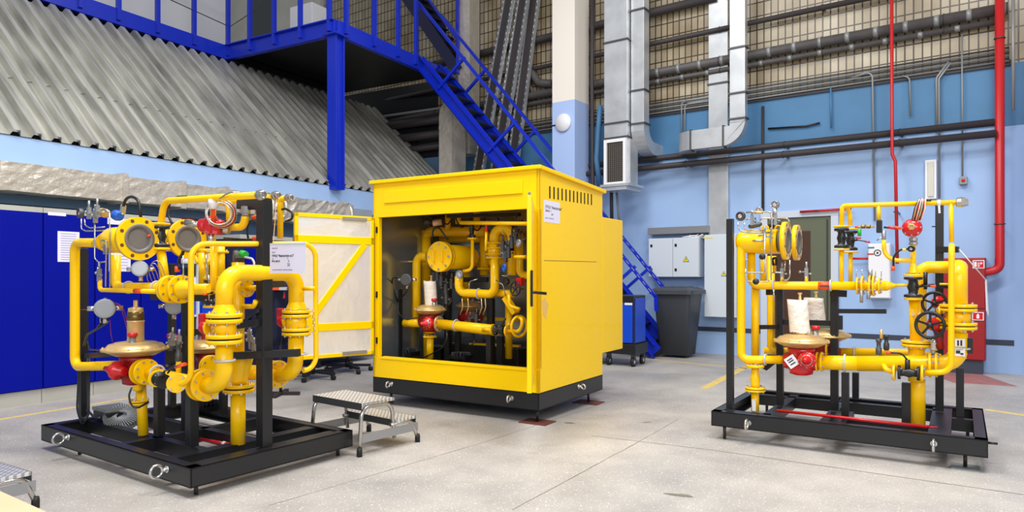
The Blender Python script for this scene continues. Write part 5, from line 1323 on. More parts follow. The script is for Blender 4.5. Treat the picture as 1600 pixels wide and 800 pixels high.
# lower line one: regulator, pipe, clamps
rg = P(1252, 533, V1); regulator(T, rg, .195, X3, None, .10, P(1261, 563, V1 - .15), (.05, -1, .1), (.09, .05), body='red')
MB().lathe(rg + V(0, 0, .045), Z3, [(.05, 0), (.05, .03)], 20).build('hood_neck', 'brass', T)
def wrap(cpt, r_, h_):
    g = MB(); n = 14; k = 5; vs = []
    for j in range(k + 1):
        for i in range(n):
            a = 2 * math.pi * i / n; rr = r_ * (1.06 if i % 7 == 0 else 1) * (1 + random.uniform(-.03, .03)); vs.append((cpt.x + math.cos(a) * rr * 1.1 - .004 * j, cpt.y + math.sin(a) * rr * .9, cpt.z + h_ * j / k + (random.uniform(-.006, .006) if j in (0, k) else 0)))
    g.add(vs, [(j * n + i, j * n + (i + 1) % n, (j + 1) * n + (i + 1) % n, (j + 1) * n + i) for j in range(k) for i in range(n)] + [list(range(k * n, k * n + n))], True)
    w_ = g.build('paper_wrap', 'brush', T); MB().lathe(cpt + V(0, 0, h_), Z3, [(.012, 0), (.009, .04), (.016, .045), (.016, .055), (0, .056)], 8, False).build('adjusting_screw', 'brass', T); return w_
wrap(P(1250, 519, V1), .062, P(1250, 469, V1).z - P(1250, 519, V1).z)
rg2 = P(1289, 524, V2); regulator(T, rg2, .19, X3, None, .10, None, knob=(-.12, -.02), body='dark_red'); wrap(P(1275, 500, V2), .062, P(1275, 466, V2).z - P(1275, 500, V2).z)
pipe(T, [P(1275, 566, V1 - .0), P(1345, 568, A1)], .0525); flange(T, P(1284, 565, V1), X3, .072, .014, 6); flange(T, P(1277, 565, V1), X3, .07, .012, 6, bolts=False)
flange(T, P(1228, 563, V1), (-1, 0, 0), .05, .012, 6, m='yellow')
pipe(T, [P(1195, 548, V2), P(1240, 549, V2)], .03); pipe(T, [P(1305, 550, V2), P(1420, 552, V2), P(1470, 560, V2)], .033)
clampring(T, P(1196, 562, V1 - .02), X3, .034); clampring(T, P(1320, 567, A1), X3, .054); clampring(T, P(1335, 550, V2), X3, .035)
cone(T, P(1288, 560, V2), P(1300, 552, V2), .06, .035); flange(T, P(1293, 545, V2 - .05), X3, .08, .014, 6)
for (px, r_) in ((1453, .085), (1463, .085)): flange(T, P(px, 570, A1), X3, r_, .016, 8, nuts_back=True)
MB().lathe(P(1458, 569, A1), X3, [(.05, -.02), (.03, 0), (.05, .02)], 16).build('butterfly_body', 'alu', T)
pipe(T, [P(1458, 556, A1), P(1458, 545, A1)], .016, m='alu'); MB().lathe(P(1459, 548, A1), Z3, [(.02, 0), (.026, .01), (.018, .04), (.024, .05), (.01, .09), (0, .095)], 10).build('valve_head', 'chrome', T)
# front ball valve with orange grip
a_, b_ = P(1403, 582, .1), P(1437, 583, .1)
flange(T, P(1397, 582, .1), (-1, 0, 0), .056, .014, 4); flange(T, P(1441, 583, .1), X3, .058, .014, 4)
ball_valve(T, (a_ + b_) / 2, X3, .048, (a_ - b_).length, None)
MB().cyl(P(1418, 578, .1), P(1418, 562, .1), .016, 10).build('valve_stem', 'black', T); MB().tube([P(1418, 563, .1), P(1409, 552, .08), P(1386, 551, .06)], .006, .05).build('valve_lever', 'black', T); MB().cyl(P(1392, 551, .06), P(1384, 551, .06), .011, 10).build('lever_grip', 'orange', T)
pipe(T, [P(1380, 570, .14), P(1385, 578, .11), P(1397, 581, .1)], .0165, .03)
# relief valves
for px, yb, v_ in ((1373, 556, V1 + .02), (1385, 548, V2 - .1)): safety_tube(T, P(px, yb, v_), .12); pipe(T, [P(px, yb + 8, v_), P(px, yb - 1, v_)], .015)
MB().cyl(P(1377, 529, V1), P(1377, 515, V1), .01, 8).build('relief_spring', 'brass', T)
# handwheels and red gear boxes
for px, py, v_, r_ in ((1453, 508, .14, .085), (1460, 474, .5, .078)):
    c_ = P(px, py, v_); handwheel(T, c_, (-.25, -1, .05), r_)
    MB().lathe(c_ + V(.02, .08, .0), (0, 1, 0), [(.03, -.04), (.045, -.02), (.05, .02), (.03, .05)], 8, False).build('gear_box', 'red', T)
    MB().bar(c_ + V(.03, .1, .03), c_ + V(.12, .1, .04), .05, .04).build('gear_box', 'red', T)
for y in (486, 500): pipe(T, [P(1463, y, A1), P(1485, y, A1)], .018)
flange(T, P(1468, 487, A1), (-1, 0, 0), .04, .012, 4)
MB().tube([P(1462, 510, A1), P(1466, 525, A1), P(1470, 545, A1)], .022, .05).build('gear_box', 'dark_red', T)
for a_, b_ in (((1440, 446), (1460, 446)), ((1446, 440), (1446, 452))): MB().cyl(P(*a_, V2), P(*b_, V2), .012, 8).build('valve_lever', 'black', T)
MB().cyl(P(1446, 425, V2), P(1446, 445, V2), .014, 8).build('valve_stem', 'black', T); MB().cyl(P(1468, 444, V2), P(1484, 444, V2), .008, 8).build('valve_lever', 'yel_sign', T)
# left support with flanges
cL = RR.z(1182, 643, .215); xc = cL.x; vL = V1 - .04
pipe(T, [P(1180, 643, vL), P(1180, 612, vL)], .029, name='support_column'); flange_pair(T, P(1180, 608, vL), Z3, .075, .014, .005, 6)
MB().lathe(P(1180, 604, vL), Z3, [(.034, 0), (.03, .02), (.036, .05), (.036, .08), (.027, .10), (.027, .14)], 20).build('reducer', 'yellow', T); flange(T, P(1180, 572, vL), Z3, .066, .02, 6, bolts=True)
c_ = P(1178, 632, vL - .031); MB().box(c_.x - .014, c_.x + .014, c_.y, c_.y + .003, c_.z - .05, c_.z + .04).build('serial_label', 'white_pl', T)
# gauges, impulse tubing on top of the filters
gauge(T, P(1157, 338, V1 - .02), (-.3, -1, 0), .036, 'galv_dark'); gauge(T, P(1186, 329, V1), (-.3, -1, 0), .026); gauge(T, P(1211, 320, V1 + .1), (-.2, -1, 0), .03, 'steel')
MB().cyl(P(1211, 326, V1 + .1), P(1210, 340, V1 + .1), .016, 10).build('gauge_stem', 'steel', T)
def tub(pts, v, r=.0048, bend=.025, m='steel'): MB().tube([P(x, y, v) for x, y in pts], r, bend, n=7).build('impulse_tube', m, T)
tub([(1153, 347), (1154, 358), (1162, 363), (1205, 363)], V1 - .07); tub([(1163, 347), (1164, 360), (1195, 360)], V1 - .05)
tub([(1166, 332), (1180, 331), (1204, 331), (1206, 340), (1206, 360), (1205, 400), (1205, 438)], V1 - .1, .006)
tub([(1178, 332), (1192, 332)], V1 - .1, .011, m='brass'); tub([(1188, 345), (1190, 341), (1200, 341), (1232, 341), (1234, 352)], V1 - .03, .006)
tub([(1195, 364), (1195, 425), (1190, 426), (1166, 426), (1165, 408), (1168, 405)], V1 - .11); tub([(1165, 420), (1165, 434), (1170, 440), (1200, 440), (1204, 436)], V1 - .12)
tub([(1176, 376), (1192, 376)], V1 - .1, .007); tub([(1227, 406), (1226, 424)], V1 + .02, .006); tub([(1234, 406), (1234, 432), (1230, 438), (1222, 438)], V1 + .02, .006)
tub([(1204, 426), (1225, 426)], V1 - .08); tub([(1209, 452), (1209, 470)], V1, .006)
for x, y in ((1191, 401), (1181, 440)): MB().lathe(P(x, y, V1 - .14), (0, -1, 0), [(.02, -.02), (.024, 0), (.02, .012), (0, .014)], 14).build('black_knob', 'black', T)
for x, y in ((1195, 370), (1205, 372), (1175, 345), (1212, 345)): needle_valve(T, P(x, y, V1 - .08), .8)
for x in (1180, 1210): g = MB(); c_ = P(x, 352, V1 + .02); g.lathe(c_, (1, 0, .2), [(.012, -.05), (.02, -.03), (.02, .03), (.01, .05)], 10); g.cyl(c_, c_ + V(0, 0, .06), .006, 8); g.build('needle_valve', 'black' if x > 1200 else 'galv_dark', T)
cable(T, [P(1209, 415, V1 + .1), P(1206, 405, V1 + .1), P(1213, 402, V1 + .1), P(1213, 415, V1 + .1)], .01, bend=.04)
# ---- loose things on the rig
t = RR.empty('inspection_tag', 'small white square tag tied to the wrapped regulator on the right rig', 'tag')
c_ = P(1237, 565, V1 - .16); s_ = .037
g = MB(); d1 = V(.8, .1, .6).normalized() * s_; d2 = V(-.6, -.05, .8).normalized() * s_ * 1.1
g.add([c_ - d1 - d2, c_ + d1 - d2, c_ + d1 + d2, c_ - d1 + d2] + [q + V(0, .002, 0) for q in (c_ - d1 - d2, c_ + d1 - d2, c_ + d1 + d2, c_ - d1 + d2)], [(0, 1, 2, 3), (7, 6, 5, 4), (0, 4, 5, 1), (1, 5, 6, 2), (2, 6, 7, 3), (3, 7, 4, 0)])
s1_ = g.build('tag_sheet', 'white_pl', t)
for k_ in (-.4, .1, .5): MB().bar(c_ + d2 * k_ - d1 * .6 - V(0, .001, 0), c_ + d2 * k_ + d1 * .5 - V(0, .001, 0), .003, .008).build('tag_print', 'ink', s1_)
cable(t, [c_ + d2, P(1247, 552, V1 - .07)], .002, 'wire', 'string')
t = RR.empty('red_rod', 'long red rod lying across the front of the right rig base', 'rod')
zr = .228; a = RR.z(1214, 641.5, zr); b = RR.z(1450, 667, zr); e = RR.z(1465, 668, zr)
MB().cyl(a, b, .0115, 12).build('rod_bar', 'red', t); MB().cyl(b, e, .007, 10).build('rod_tip', 'red', t)
t = RR.empty('sheet_holder', 'clear sleeve of papers hanging on a pink string behind the right rig', 'document sleeve')
a = P(1499, 390, .9); b = P(1540, 437, 1.1); cable(t, [a, b], .004, 'white_pl', 'string')
g = MB(); q = [P(1539, 436, 1.1), P(1541, 437, 1.15), P(1544, 494, 1.15), P(1541, 486, 1.1)]; g.add([V(*p) for p in q] + [V(*p) + V(.004, 0, 0) for p in q], [(0, 1, 2, 3), (7, 6, 5, 4), (0, 4, 5, 1), (1, 5, 6, 2), (2, 6, 7, 3), (3, 7, 4, 0)]); g.build('plastic_sleeve', 'white_pl', t)
# steel pads under the feet
for k_, (u, v, m_) in enumerate(((-.12, .10, 'conduit'), )):
    t = RR.empty('foot_pad', 'square grey steel pad under the near right foot of the right rig', 'pad')
    MB().box(u - .08, u + .08, v - .08, v + .08, 0, .008).build('pad_plate', m_, t)
# ================================================================ YELLOW CABINET
CZ0, CZ1 = .262, 2.15
CB = Frame((842 - 800) / FPX * 5.8, 5.8, 31.5)
P = CB.v
T = CB.empty('gas_cabinet', 'yellow walk-up gas regulator cabinet with its front doors open on a black base', 'gas cabinet')
W, D = 1.86, 1.30
base_frame(T, W, D, .115, CZ0, [(-1.3, .05, -1.24, 1.25), (-.6, .05, -.54, 1.25)])
MB().box(-W + .01, -.01, .01, D - .01, CZ0 - .01, CZ0 + .01).build('cabinet_floor', 'black', T)
for u, v in ((-W + .18, .06), (-.08, D - .16), (-.06, .08), (-W + .1, D - .1)): foot(T, u, v, .13)
for px, py in ((612, 600), (800, 622)): eyebolt(T, P(px, py, 0), (0, -1, 0), .025)
eyebolt(T, (0, .75, .22), (1, 0, 0), .02)
sh = lambda nm, x0, x1, y0, y1, z0, z1, m='yellow_sheet', bev=.004, par=None: MB().box(x0, x1, y0, y1, z0, z1).build(nm, m, par or T, bev)
zr_ = 2.08   # rear height
# right side panel (slightly lower at the rear), with louvre slots
def side_panel(u0, u1, nm, m='yellow_sheet'):
    return MB().prism([(0, CZ0), (D, CZ0), (D, zr_), (0, CZ1)], u0, u1, lambda a, b, h: (h, a, b)).build(nm, m, T, .004)
sp = side_panel(-.03, 0, 'side_panel')
zt_ = lambda v: CZ1 + (zr_ - CZ1) * v / D
n = 12
v0_ = CB.u(859, 300, 0).y; v1_ = CB.u(924, 300, 0).y
for i in range(n):
    v = v0_ + (v1_ - v0_) * i / (n - 1); zt = CB.u(859, 291, 0).z + (CB.u(924, 303.5, 0).z - CB.u(859, 291, 0).z) * i / (n - 1)
    MB().box(-.001, .0015, v - .0115, v + .0115, zt - .105, zt).build('vent_slot', 'dark_hole', sp)
a = CB.u(850, 407, 0); b = CB.u(932, 408, 0); MB().bar(V(.0005, a.y, a.z), V(.0005, b.y, (a.z + b.z) / 2), .002, .004).build('panel_seam', 'brown_bracket', sp)
side_panel(-W, -W + .03, 'side_panel'); MB().box(-W + .03, -W + .034, .06, D - .04, CZ0 + .02, zr_ - .05).build('sheet_lining', 'insul_in', T)
sh('rear_panel', -W + .03, -.03, D - .03, D, CZ0, zr_); MB().box(-W + .03, -.05, D - .036, D - .03, CZ0 + .02, zr_ - .05).build('sheet_lining', 'insul_in', T)
# front: header, sill, jambs
zh = P(817, 326.7, 0).z; zs = P(820, 574 + 2, 0).z
zs = CZ0 + .20
sh('front_header', -W, 0, 0, .03, zh, CZ1)
ra = P(601, 318, -.012); rb_ = P(816, 280, -.012)
hp = sh('raised_panel', P(601, 318, 0).x, P(817, 303, 0).x, -.014, 0, P(601, 318, 0).z, P(817, 281, 0).z)
sh('front_sill', -W, 0, 0, .03, CZ0, zs); sh('sill_lip', -W + .1, -.12, -.006, .06, zs - .02, zs + .004)
sh('front_jamb', -W, -W + .07, 0, .05, zs, zh); jr = P(826, 450, 0).x
sh('front_jamb', -.115, 0, 0, .05, zs, zh)
for z in (zh - .12, zh - .75, .62): sh('hinge_knuckle', -W + .045, -W + .06, -.012, 0, z - .03, z + .03, 'dark_hole', 0)
# roof with overhanging rim
g = MB(); e = .03
g.prism([(-e, CZ1 - .004), (D + e, zr_ - .006), (D + e, zr_ + .03), (-e, CZ1 + .03)], -W - e, e, lambda a, b, h: (h, a, b)); g.build('roof_panel', 'yellow_sheet', T, .006)
for u, v in ((-.12, .1), (-.12, 1.15), (-1.7, .1)): MB().torus((u, v, zt_(v) + .045), (1, .3, 0), .018, .005, 16, 6).build('lifting_ring', 'galv_dark', T)
# rear compartment
a = CB.u(941, 552, 0); b = CB.u(973, 545, 0); zlo = a.z; zhi = CB.u(941, 339, 0).z
sh('rear_compartment', -.9, .0, D, b.y, zlo, zhi, bev=.006)
# paper notice, lever, crayon mark
t = CB.empty('paper_notice', 'white paper notice taped below the vent slots of the yellow cabinet', 'notice')
a = CB.u(850, 312, .002); b = CB.u(875, 350, .002)
MB().box(.0, .002, a.y, b.y, b.z, a.z + .0).build('paper_sheet', 'white_tag', t)
for body, fy, sz, off in (('ГРПШ "Инвентарь"', .36, .034, .02), ('Заказ  1', .52, .03, .02), ('шт', .66, .03, .13), ('место отметки', .84, .022, .02)):
    text(body, sz, 'printed_text', 'ink' if fy < .8 else 'ink_pale', t, (.0025, a.y + off, a.z + (b.z - a.z) * fy), (R(90), 0, R(90)))
c = CB.u(851, 481, .001)
g = MB(); g.prism([(c.y - .05, c.z + .06), (c.y + .0, c.z + .09), (c.y + .07, c.z + .03), (c.y + .03, c.z - .10), (c.y - .03, c.z - .06)], .0, .0012, lambda a, b, h: (h, a, b)); g.build('old_sticker_glue', mat('glue_residue', (226, 186, 100), .7), sp)
# right door leaf folded right round towards the aisle
hx = V(-.05, -.02, 0)
far = P(826, 450, 0); D2 = 5.0
wx, wy = (827 - 800) / FPX * 4.98, 4.98
dx, dy = wx - CB.x, wy - CB.y; nu = dx * CB.a[0] + dy * CB.a[1]; nvv = dx * CB.b[0] + dy * CB.b[1]
p0 = V(-.05, -.02, 0); p1 = V(nu, nvv, 0); dd = (p1 - p0).normalized(); sd = V(-dd.y, dd.x, 0)
zA, zB_ = zs - .06, zh + .015
dl = MB(); dl.bar(p0 + V(0, 0, (zA + zB_) / 2), p1 + V(0, 0, (zA + zB_) / 2), .035, zB_ - zA); dl = dl.build('cabinet_door', 'yellow_sheet', T, .004)
for z0_, z1_ in ((zA + .1, zA + .24), (zB_ - .14, zB_ + .02), (1.03, 1.28)):
    MB().bar(p1 - dd * .01 + V(0, 0, z0_) , p1 - dd * .01 + V(0, 0, z1_), .018, .012).build('lock_rod', 'chrome', dl)
hz = P(840, 457, -.6).z
hz = 1.25 - (457 - 431) * 4.98 / FPX
MB().tube([p1 - dd * .05 + V(0, 0, hz), p1 - dd * .05 + sd * .03 * (1 if sd.x > 0 else -1) + V(0, 0, hz), p1 - dd * .10 + sd * (.12 if sd.x > 0 else -.12) + V(0, 0, hz - .01)], .011, .02).build('door_handle', 'black', dl)
MB().bar(p1 + V(.02 , 0, hz - .1), p1 + V(.02, 0, hz + .16), .01, .02).build('lock_case', 'black', dl)
# left door leaf, opened towards the left, showing its white lining
q0 = P(591, 440, -.03); wx, wy = (459 - 800) / FPX * 6.22, 6.22
dx, dy = wx - CB.x, wy - CB.y; q1 = V(dx * CB.a[0] + dy * CB.a[1], dx * CB.b[0] + dy * CB.b[1], 0); q0 = V(-W + .02, -.03, 0)
zl0, zl1 = zs + .0, zh + .03
def ldoor(f0, f1, z0_, z1_, m, nm, par, th=.03, off=0.):
    d = (q1 - q0); n_ = V(d.y, -d.x, 0).normalized(); 
    if n_.x < 0: n_ = -n_
    a_, b_ = q0 + d * f0 + n_ * off, q0 + d * f1 + n_ * off
    return MB().bar(a_ + V(0, 0, (z0_ + z1_) / 2), b_ + V(0, 0, (z0_ + z1_) / 2), th, z1_ - z0_).build(nm, m, par, .003)
zl0 = 1.25 - (563 - 431) * 6.22 / FPX; zl1 = 1.25 + (431 - 332) * 6.22 / FPX
ld = ldoor(0, 1, zl0, zl1, 'yellow_sheet', 'cabinet_door', T, .015)
MBo = ldoor(.03, .97, zl0 + .03, zl1 - .03, 'insul', 'door_lining', ld, .02, .012)
for (f0, f1, za, zb2) in ((0, 1, zl1 - .035, zl1), (0, 1, zl0, zl0 + .035), (0, .04, zl0, zl1), (.96, 1, zl0, zl1), (0, 1, zl1 - .27, zl1 - .20), (0, 1, zl0 + .25, zl0 + .32)):
    ldoor(f0, f1, za, zb2, 'yellow_sheet', 'door_rail', ld, .035, .012)
d = q1 - q0; n_ = V(d.y, -d.x, 0).normalized(); n_ = n_ if n_.x > 0 else -n_
a_ = q0 + d * .12 + n_ * .02 + V(0, 0, zl1 - .27); b_ = q0 + d * .86 + n_ * .02 + V(0, 0, zl0 + .31)
MB().bar(a_, b_, .02, .06, n_.cross(b_ - a_)).build('diagonal_brace', 'yellow_sheet', ld, .003)
for z in (zl1 - .03, zl0 + .03): MB().bar(q0 + d * .1 + n_ * .035 + V(0, 0, z), q0 + d * .42 + n_ * .035 + V(0, 0, z), .012, .03).build('door_stay', 'alu', ld)

# ---- pipework inside
Vi = .30
filter_vessel(T, P(688, 401, .26), (0, -1, 0), .5, Rf=.148, rb=.12, closed=True)
pipe(T, [P(668, 400, Vi + .12), P(651, 400, Vi + .12), P(651, 500, Vi + .12)], .043, .08)
pipe(T, [P(632, 505, Vi + .05), P(660, 505, Vi + .05)], .04); cone(T, P(655, 505, Vi + .05), P(661, 505, Vi + .05), .04, .03)
rg = P(673, 484, Vi + .05); regulator(T, rg, .165, X3, None, .07, P(669, 505, Vi - .08), (-.1, -1, 0), (.06, -.02), body='dark_red')
w0 = P(674, 478, Vi + .05); hh = P(674, 439, Vi + .05).z - w0.z
wrap(w0, .06, hh)
cone(T, P(673, 520, Vi + .05), P(673, 505, Vi + .05), .05, .06); flange(T, P(672, 526, Vi + .05), Z3, .07, .014, 6); pipe(T, [P(672, 560, Vi + .05), P(672, 524, Vi + .05)], .035, name='support_column')
pipe(T, [P(684, 506, Vi + .02), P(776, 516.5, Vi - .08)], .049); flange(T, P(686, 506, Vi + .02), X3, .08, .016, 8, m='brass')
clampring(T, P(713, 508.5, Vi - .01), X3, .05)
flange(T, P(770, 515, .12), (-1, 0, 0), .05, .012, 6); ball_valve(T, P(781, 516, .12), X3, .048, .10, None); MB().tube([P(783, 514, .1), P(785, 504, .08), P(790, 498, .06)], .008, .03).build('valve_lever', 'black', T)
flange(T, P(793, 517, .12), X3, .055, .014, 6); pipe(T, [P(793, 517, .12), P(812, 518, .12), P(818, 500, .1), P(810, 495, .15)], .016, .06); pipe(T, [P(755, 515, .18), P(770, 515, .14)], .02)
MB().torus(P(811, 510, .15), (1, -.3, 0), .09, .012, 24, 8).build('pipe_ring', 'yellow', T)
# U loop with gauge
pipe(T, [P(717, 432, Vi), P(717, 457, Vi), P(773, 460, Vi + .02), P(773, 402, Vi + .02)], .040, .07)
gauge(T, P(718, 429, Vi - .08), (-.1, -1, 0), .04, 'alu', 'ink'); clampring(T, P(748, 459, Vi + .01), X3, .042)
pipe(T, [P(738, 372, Vi), P(738, 421, Vi), P(724, 424, Vi)], .0155, .06); flange(T, P(738, 373, Vi), Z3, .045, .012, 4)
ball_valve(T, P(737, 359, Vi), Z3, .04, .14, None)
for y in (380, 388, 397, 403): flange(T, P(772, y, Vi + .05), Z3, .08, .012, 8, bolts=(y in (380, 403)))
pipe(T, [P(772, 404, Vi + .05), P(772, 380, Vi + .05)], .06, name='spacer_ring')
pipe(T, [P(772, 380, Vi + .05), P(772, 357, Vi + .05), P(800, 357, Vi + .1), P(800, 430, Vi + .1)], .045, .09)
pipe(T, [P(720, 348, .12), P(830, 349.5, .05)], .0175)
MB().bar(P(760, 345, .1), P(760, 362, .1), .018, .01).build('valve_lever', 'red', T); pipe(T, [P(760, 361, .12), P(759, 392, .12)], .0125)
pipe(T, [P(668, 370, .75), P(668, 362, .75), P(760, 362, .75)], .05, .06); pipe(T, [P(666, 450, .75), P(666, 360, .75)], .05)
pipe(T, [P(611, 540, .9), P(611, 364, .9), P(630, 364, .9), P(630, 440, .9)], .058, .09); pipe(T, [P(622, 440, 1.0), P(622, 560, 1.0)], .05)  # the hoop is added to imitate a blurred reflection in the lining
beam(T, P(603, 408, .5), P(665, 409, .5), .02, .012, ).active_material = M['yellow']
pipe(T, [P(700, 336, .7), P(700, 360, .7)], .03); pipe(T, [P(716, 335, .7), P(716, 350, .7)], .03)
handwheel(T, P(805, 451, .08), (-.3, -1, 0), .062); MB().box(P(808, 446, .12).x, P(816, 446, .12).x, .1, .16, P(810, 447, .12).z, P(810, 434, .12).z).build('gear_box', 'red', T)
pipe(T, [P(775, 458, Vi + .1), P(802, 459, Vi + .1)], .035); pipe(T, [P(795, 460, .1), P(796, 478, .1), P(812, 483, .1)], .014, .04)
MB().torus(P(788, 418, .15), (-.8, -1, 0), .028, .012, 18, 8).build('blue_ring', 'blue_pl', T)
# frame, cables and instruments inside
post(T, P(623, 600, .35).x, .35, CZ0, P(623, 452, .35).z, .055); post(T, P(767, 560, .45).x, .45, CZ0, P(767, 466, .45).z, .06); post(T, P(782, 560, .35).x, .35, CZ0, P(782, 525, .35).z, .055)
post(T, P(765, 590, .2).x, .2, CZ0, P(765, 525, .2).z, .05); post(T, P(700, 590, .7).x, .7, CZ0, P(700, 430, .7).z, .06); post(T, P(716, 590, .6).x, .6, CZ0, P(716, 515, .6).z, .05)
beam(T, P(722, 437, .6), P(762, 437, .6), .04, .05); beam(T, P(703, 430, .65), P(720, 436, .6), .06, .08)
transmitter(T, P(635, 437, .18), (.4, -1, 0), .058, 'galv_dark')
cable(T, [P(622, 475, .3), P(612, 445, .25), P(613, 434, .2), P(625, 433, .2)], .008, bend=.06); cable(T, [P(637, 448, .2), P(637, 455, .2), P(622, 470, .28)], .008, bend=.06)
cable(T, [P(622, 465, .3), P(622, 490, .25), P(635, 500, .2), P(655, 495, .2)], .006, bend=.1); cable(T, [P(676, 375, .3), P(676, 358, .3), P(685, 354, .3), P(700, 375, .3)], .009, bend=.06)
MB().lathe(P(669, 346, .3), (-.4, -.8, .3), [(.03, -.06), (.045, -.03), (.045, .03), (.03, .05)], 14).build('sensor_head', 'black', T); MB().cyl(P(676, 349, .3), P(690, 347, .35), .03, 12).build('sensor_body', 'wood', T)
cc = P(649, 367, .8); MB().box(cc.x - .04, cc.x + .04, cc.y - .03, cc.y + .03, cc.z - .04, cc.z + .04).build('limit_switch', 'alu', T, .008)
for a_ in (0, 5): cable(T, [P(647 + a_, 373, .78), P(647 + a_, 387, .78), P(670, 388, .78)], .004, 'cable' if a_ else 'steel', bend=.03)
for px, py in ((800, 380), (795, 395), (806, 372), (786, 386), (790, 402)): needle_valve(T, P(px, py, .15), 1.1, 'galv_dark')
gauge(T, P(811, 380, .1), (-.6, -1, 0), .035, 'alu', 'ink'); MB().box(P(785, 386, .2).x, P(800, 386, .2).x, .18, .24, P(790, 392, .2).z, P(790, 382, .2).z).build('valve_block', 'black', T)
for px, py in ((808, 335), (803, 350), (815, 360)): cable(T, [P(px, py, .12), P(px - 4, py + 12, .1), P(px + 4, py + 18, .1), P(px + 8, py + 8, .12)], .008, bend=.04)
pipe(T, [P(804, 401.5, .1), P(822, 401.5, .1)], .015); cable(T, [P(784, 430, .2), P(792, 433, .2), P(798, 425, .2)], .006, 'steel')
MB().bar(P(790, 465, .35), P(806, 490, .35), .08, .04).build('bent_bracket', 'yellow', T)
rg2 = P(735, 478, .75); regulator(T, rg2, .15, X3, None, .07, None, body='dark_red')
finned_heater(T, P(637, 556, .5), .2, .16, .08); finned_heater(T, P(720, 560, .5), .2, .14, .06)
beam(T, P(745, 497, .9), P(812, 500, .9), .04, .03).active_material = M['yellow']; beam(T, P(735, 537, .8), P(812, 541, .8), .04, .02).active_material = M['yellow']
for px in range(700, 800, 6): bolt(T, P(px, 336 - (px - 700) * .03, .5), (0, 0, -1), .012, 'galv_dark')
cable(T, [P(660, 560, .3), P(690, 545, .2), P(700, 528, .2), P(697, 515, .25)], .006, bend=.1); cable(T, [P(740, 522, .3), P(742, 535, .2), P(735, 540, .2), P(728, 537, .3)], .006, bend=.06)
pipe(T, [P(690, 372, .95), P(815, 372, .95)], .05); pipe(T, [P(745, 372, .9), P(745, 330, .9)], .035); pipe(T, [P(757, 430, .85), P(757, 372, .85)], .05)
pipe(T, [P(728, 470, .9), P(728, 410, .9), P(800, 410, .9)], .045, .08); pipe(T, [P(640, 470, .6), P(640, 420, .6)], .02); pipe(T, [P(668, 440, .7), P(668, 560, .7)], .045)
pipe(T, [P(812, 372, .4), P(812, 430, .4), P(830, 430, .4)], .035, .06); pipe(T, [P(795, 470, .5), P(795, 560, .5)], .035)
flange(T, P(757, 420, .82), Z3, .08, .02, 8); flange(T, P(728, 455, .9), Z3, .08, .02, 8); flange(T, P(790, 359, Vi + .1), X3, .07, .016, 8)
MB().box(P(700, 590, .8).x, P(812, 590, .8).x, .78, 1.1, CZ0 + .01, CZ0 + .28).build('odorant_tank', 'black', T, .02)
MB().box(P(648, 590, .9).x, P(690, 590, .9).x, .88, 1.1, CZ0 + .01, CZ0 + .22).build('cable_box', 'black', T, .01)
for k_ in range(5): cable(T, strand(P(690 + 22 * k_, 340, .4), P(704 + 24 * k_, 345 + 4 * k_, .5), .05 + .015 * k_), .007)
for px, py in ((690, 440), (697, 452), (706, 444), (698, 468), (735, 505), (745, 500), (684, 430)): needle_valve(T, P(px, py, .35), 1.1, 'galv_dark')
for px, py in ((702, 470), (741, 492), (752, 480), (790, 440)): transmitter(T, P(px, py, .4), (-.2, -1, 0), .036, 'galv_dark', False)
for k_ in range(4): cable(T, [P(686 + 3 * k_, 425, .4), P(692 + 2 * k_, 455, .38), P(700 - k_, 480, .4), P(690 + 2 * k_, 500, .4)], .006, bend=.1)
for (x0, x1, y0, v_) in ((700, 812, 338, .35), (640, 700, 341, .9)): MB().bar(P(x0, y0, v_), P(x1, y0 - 3, v_), .05, .03).build('ceiling_rail', 'black', T)
MB().tube([P(775, 438, .2), P(786, 445, .18), P(790, 462, .2)], .005, .03).build('impulse_tube', 'steel', T); MB().tube([P(733, 462, .28), P(733, 440, .3), P(746, 436, .3)], .004, .03).build('impulse_tube', 'steel', T)
for px in (722, 731, 752, 758): MB().tube([P(px, 466, .28), P(px + 1, 480, .28), P(px - 3, 492, .3)], .0045, .03).build('impulse_tube', 'brass', T)
# pads on the floor
for (u, v, lab) in ((-.06, .08, 'rusty steel pad under the near corner of the yellow cabinet'), (-.08, D - .16, 'rusty steel pad under the rear right foot of the yellow cabinet')):
    t = CB.empty('foot_pad', lab, 'pad'); MB().box(u - .13, u + .13, v - .1, v + .1, 0, .008).build('pad_plate', 'rust', t)
# ================================================================ LOOSE THINGS ON THE FLOOR
def gf(px, py, yaw=0): x, y = ground(px, py); return Frame(x, y, yaw)
# wheelie bin : anchored at the near bottom corner
Bn = gf(1075, 561, 33)
t = Bn.empty('wheelie_bin', 'dark grey wheelie bin against the blue wall under the double enclosure', 'bin')
bx0, bx1, by1 = -.50, .0, .55
g = MB(); h0, h1 = .04, 1.0; e = .045
q0 = [(bx0 + .03, .03), (bx1 - .03, .03), (bx1 - .03, by1 - .08), (bx0 + .03, by1 - .08)]; q1 = [(bx0 - e, -e), (bx1 + e, -e), (bx1 + e, by1 + .04), (bx0 - e, by1 + .04)]
def rnd(q, r, n=4):
    out = []
    (x0, y0), _, (x1, y1), _ = q
    for cx, cy, a0 in ((x0 + r, y0 + r, 180), (x1 - r, y0 + r, 270), (x1 - r, y1 - r, 0), (x0 + r, y1 - r, 90)):
        for i in range(n + 1): a = R(a0 + 90 * i / n); out.append((cx + r * math.cos(a), cy + r * math.sin(a)))
    return out
ra_, rb2 = rnd(q0, .05), rnd(q1, .06); m = len(ra_)
g.add([(x, y, h0) for x, y in ra_] + [(x, y, h1) for x, y in rb2], [(i, (i + 1) % m, m + (i + 1) % m, m + i) for i in range(m)] + [list(range(m))], True)
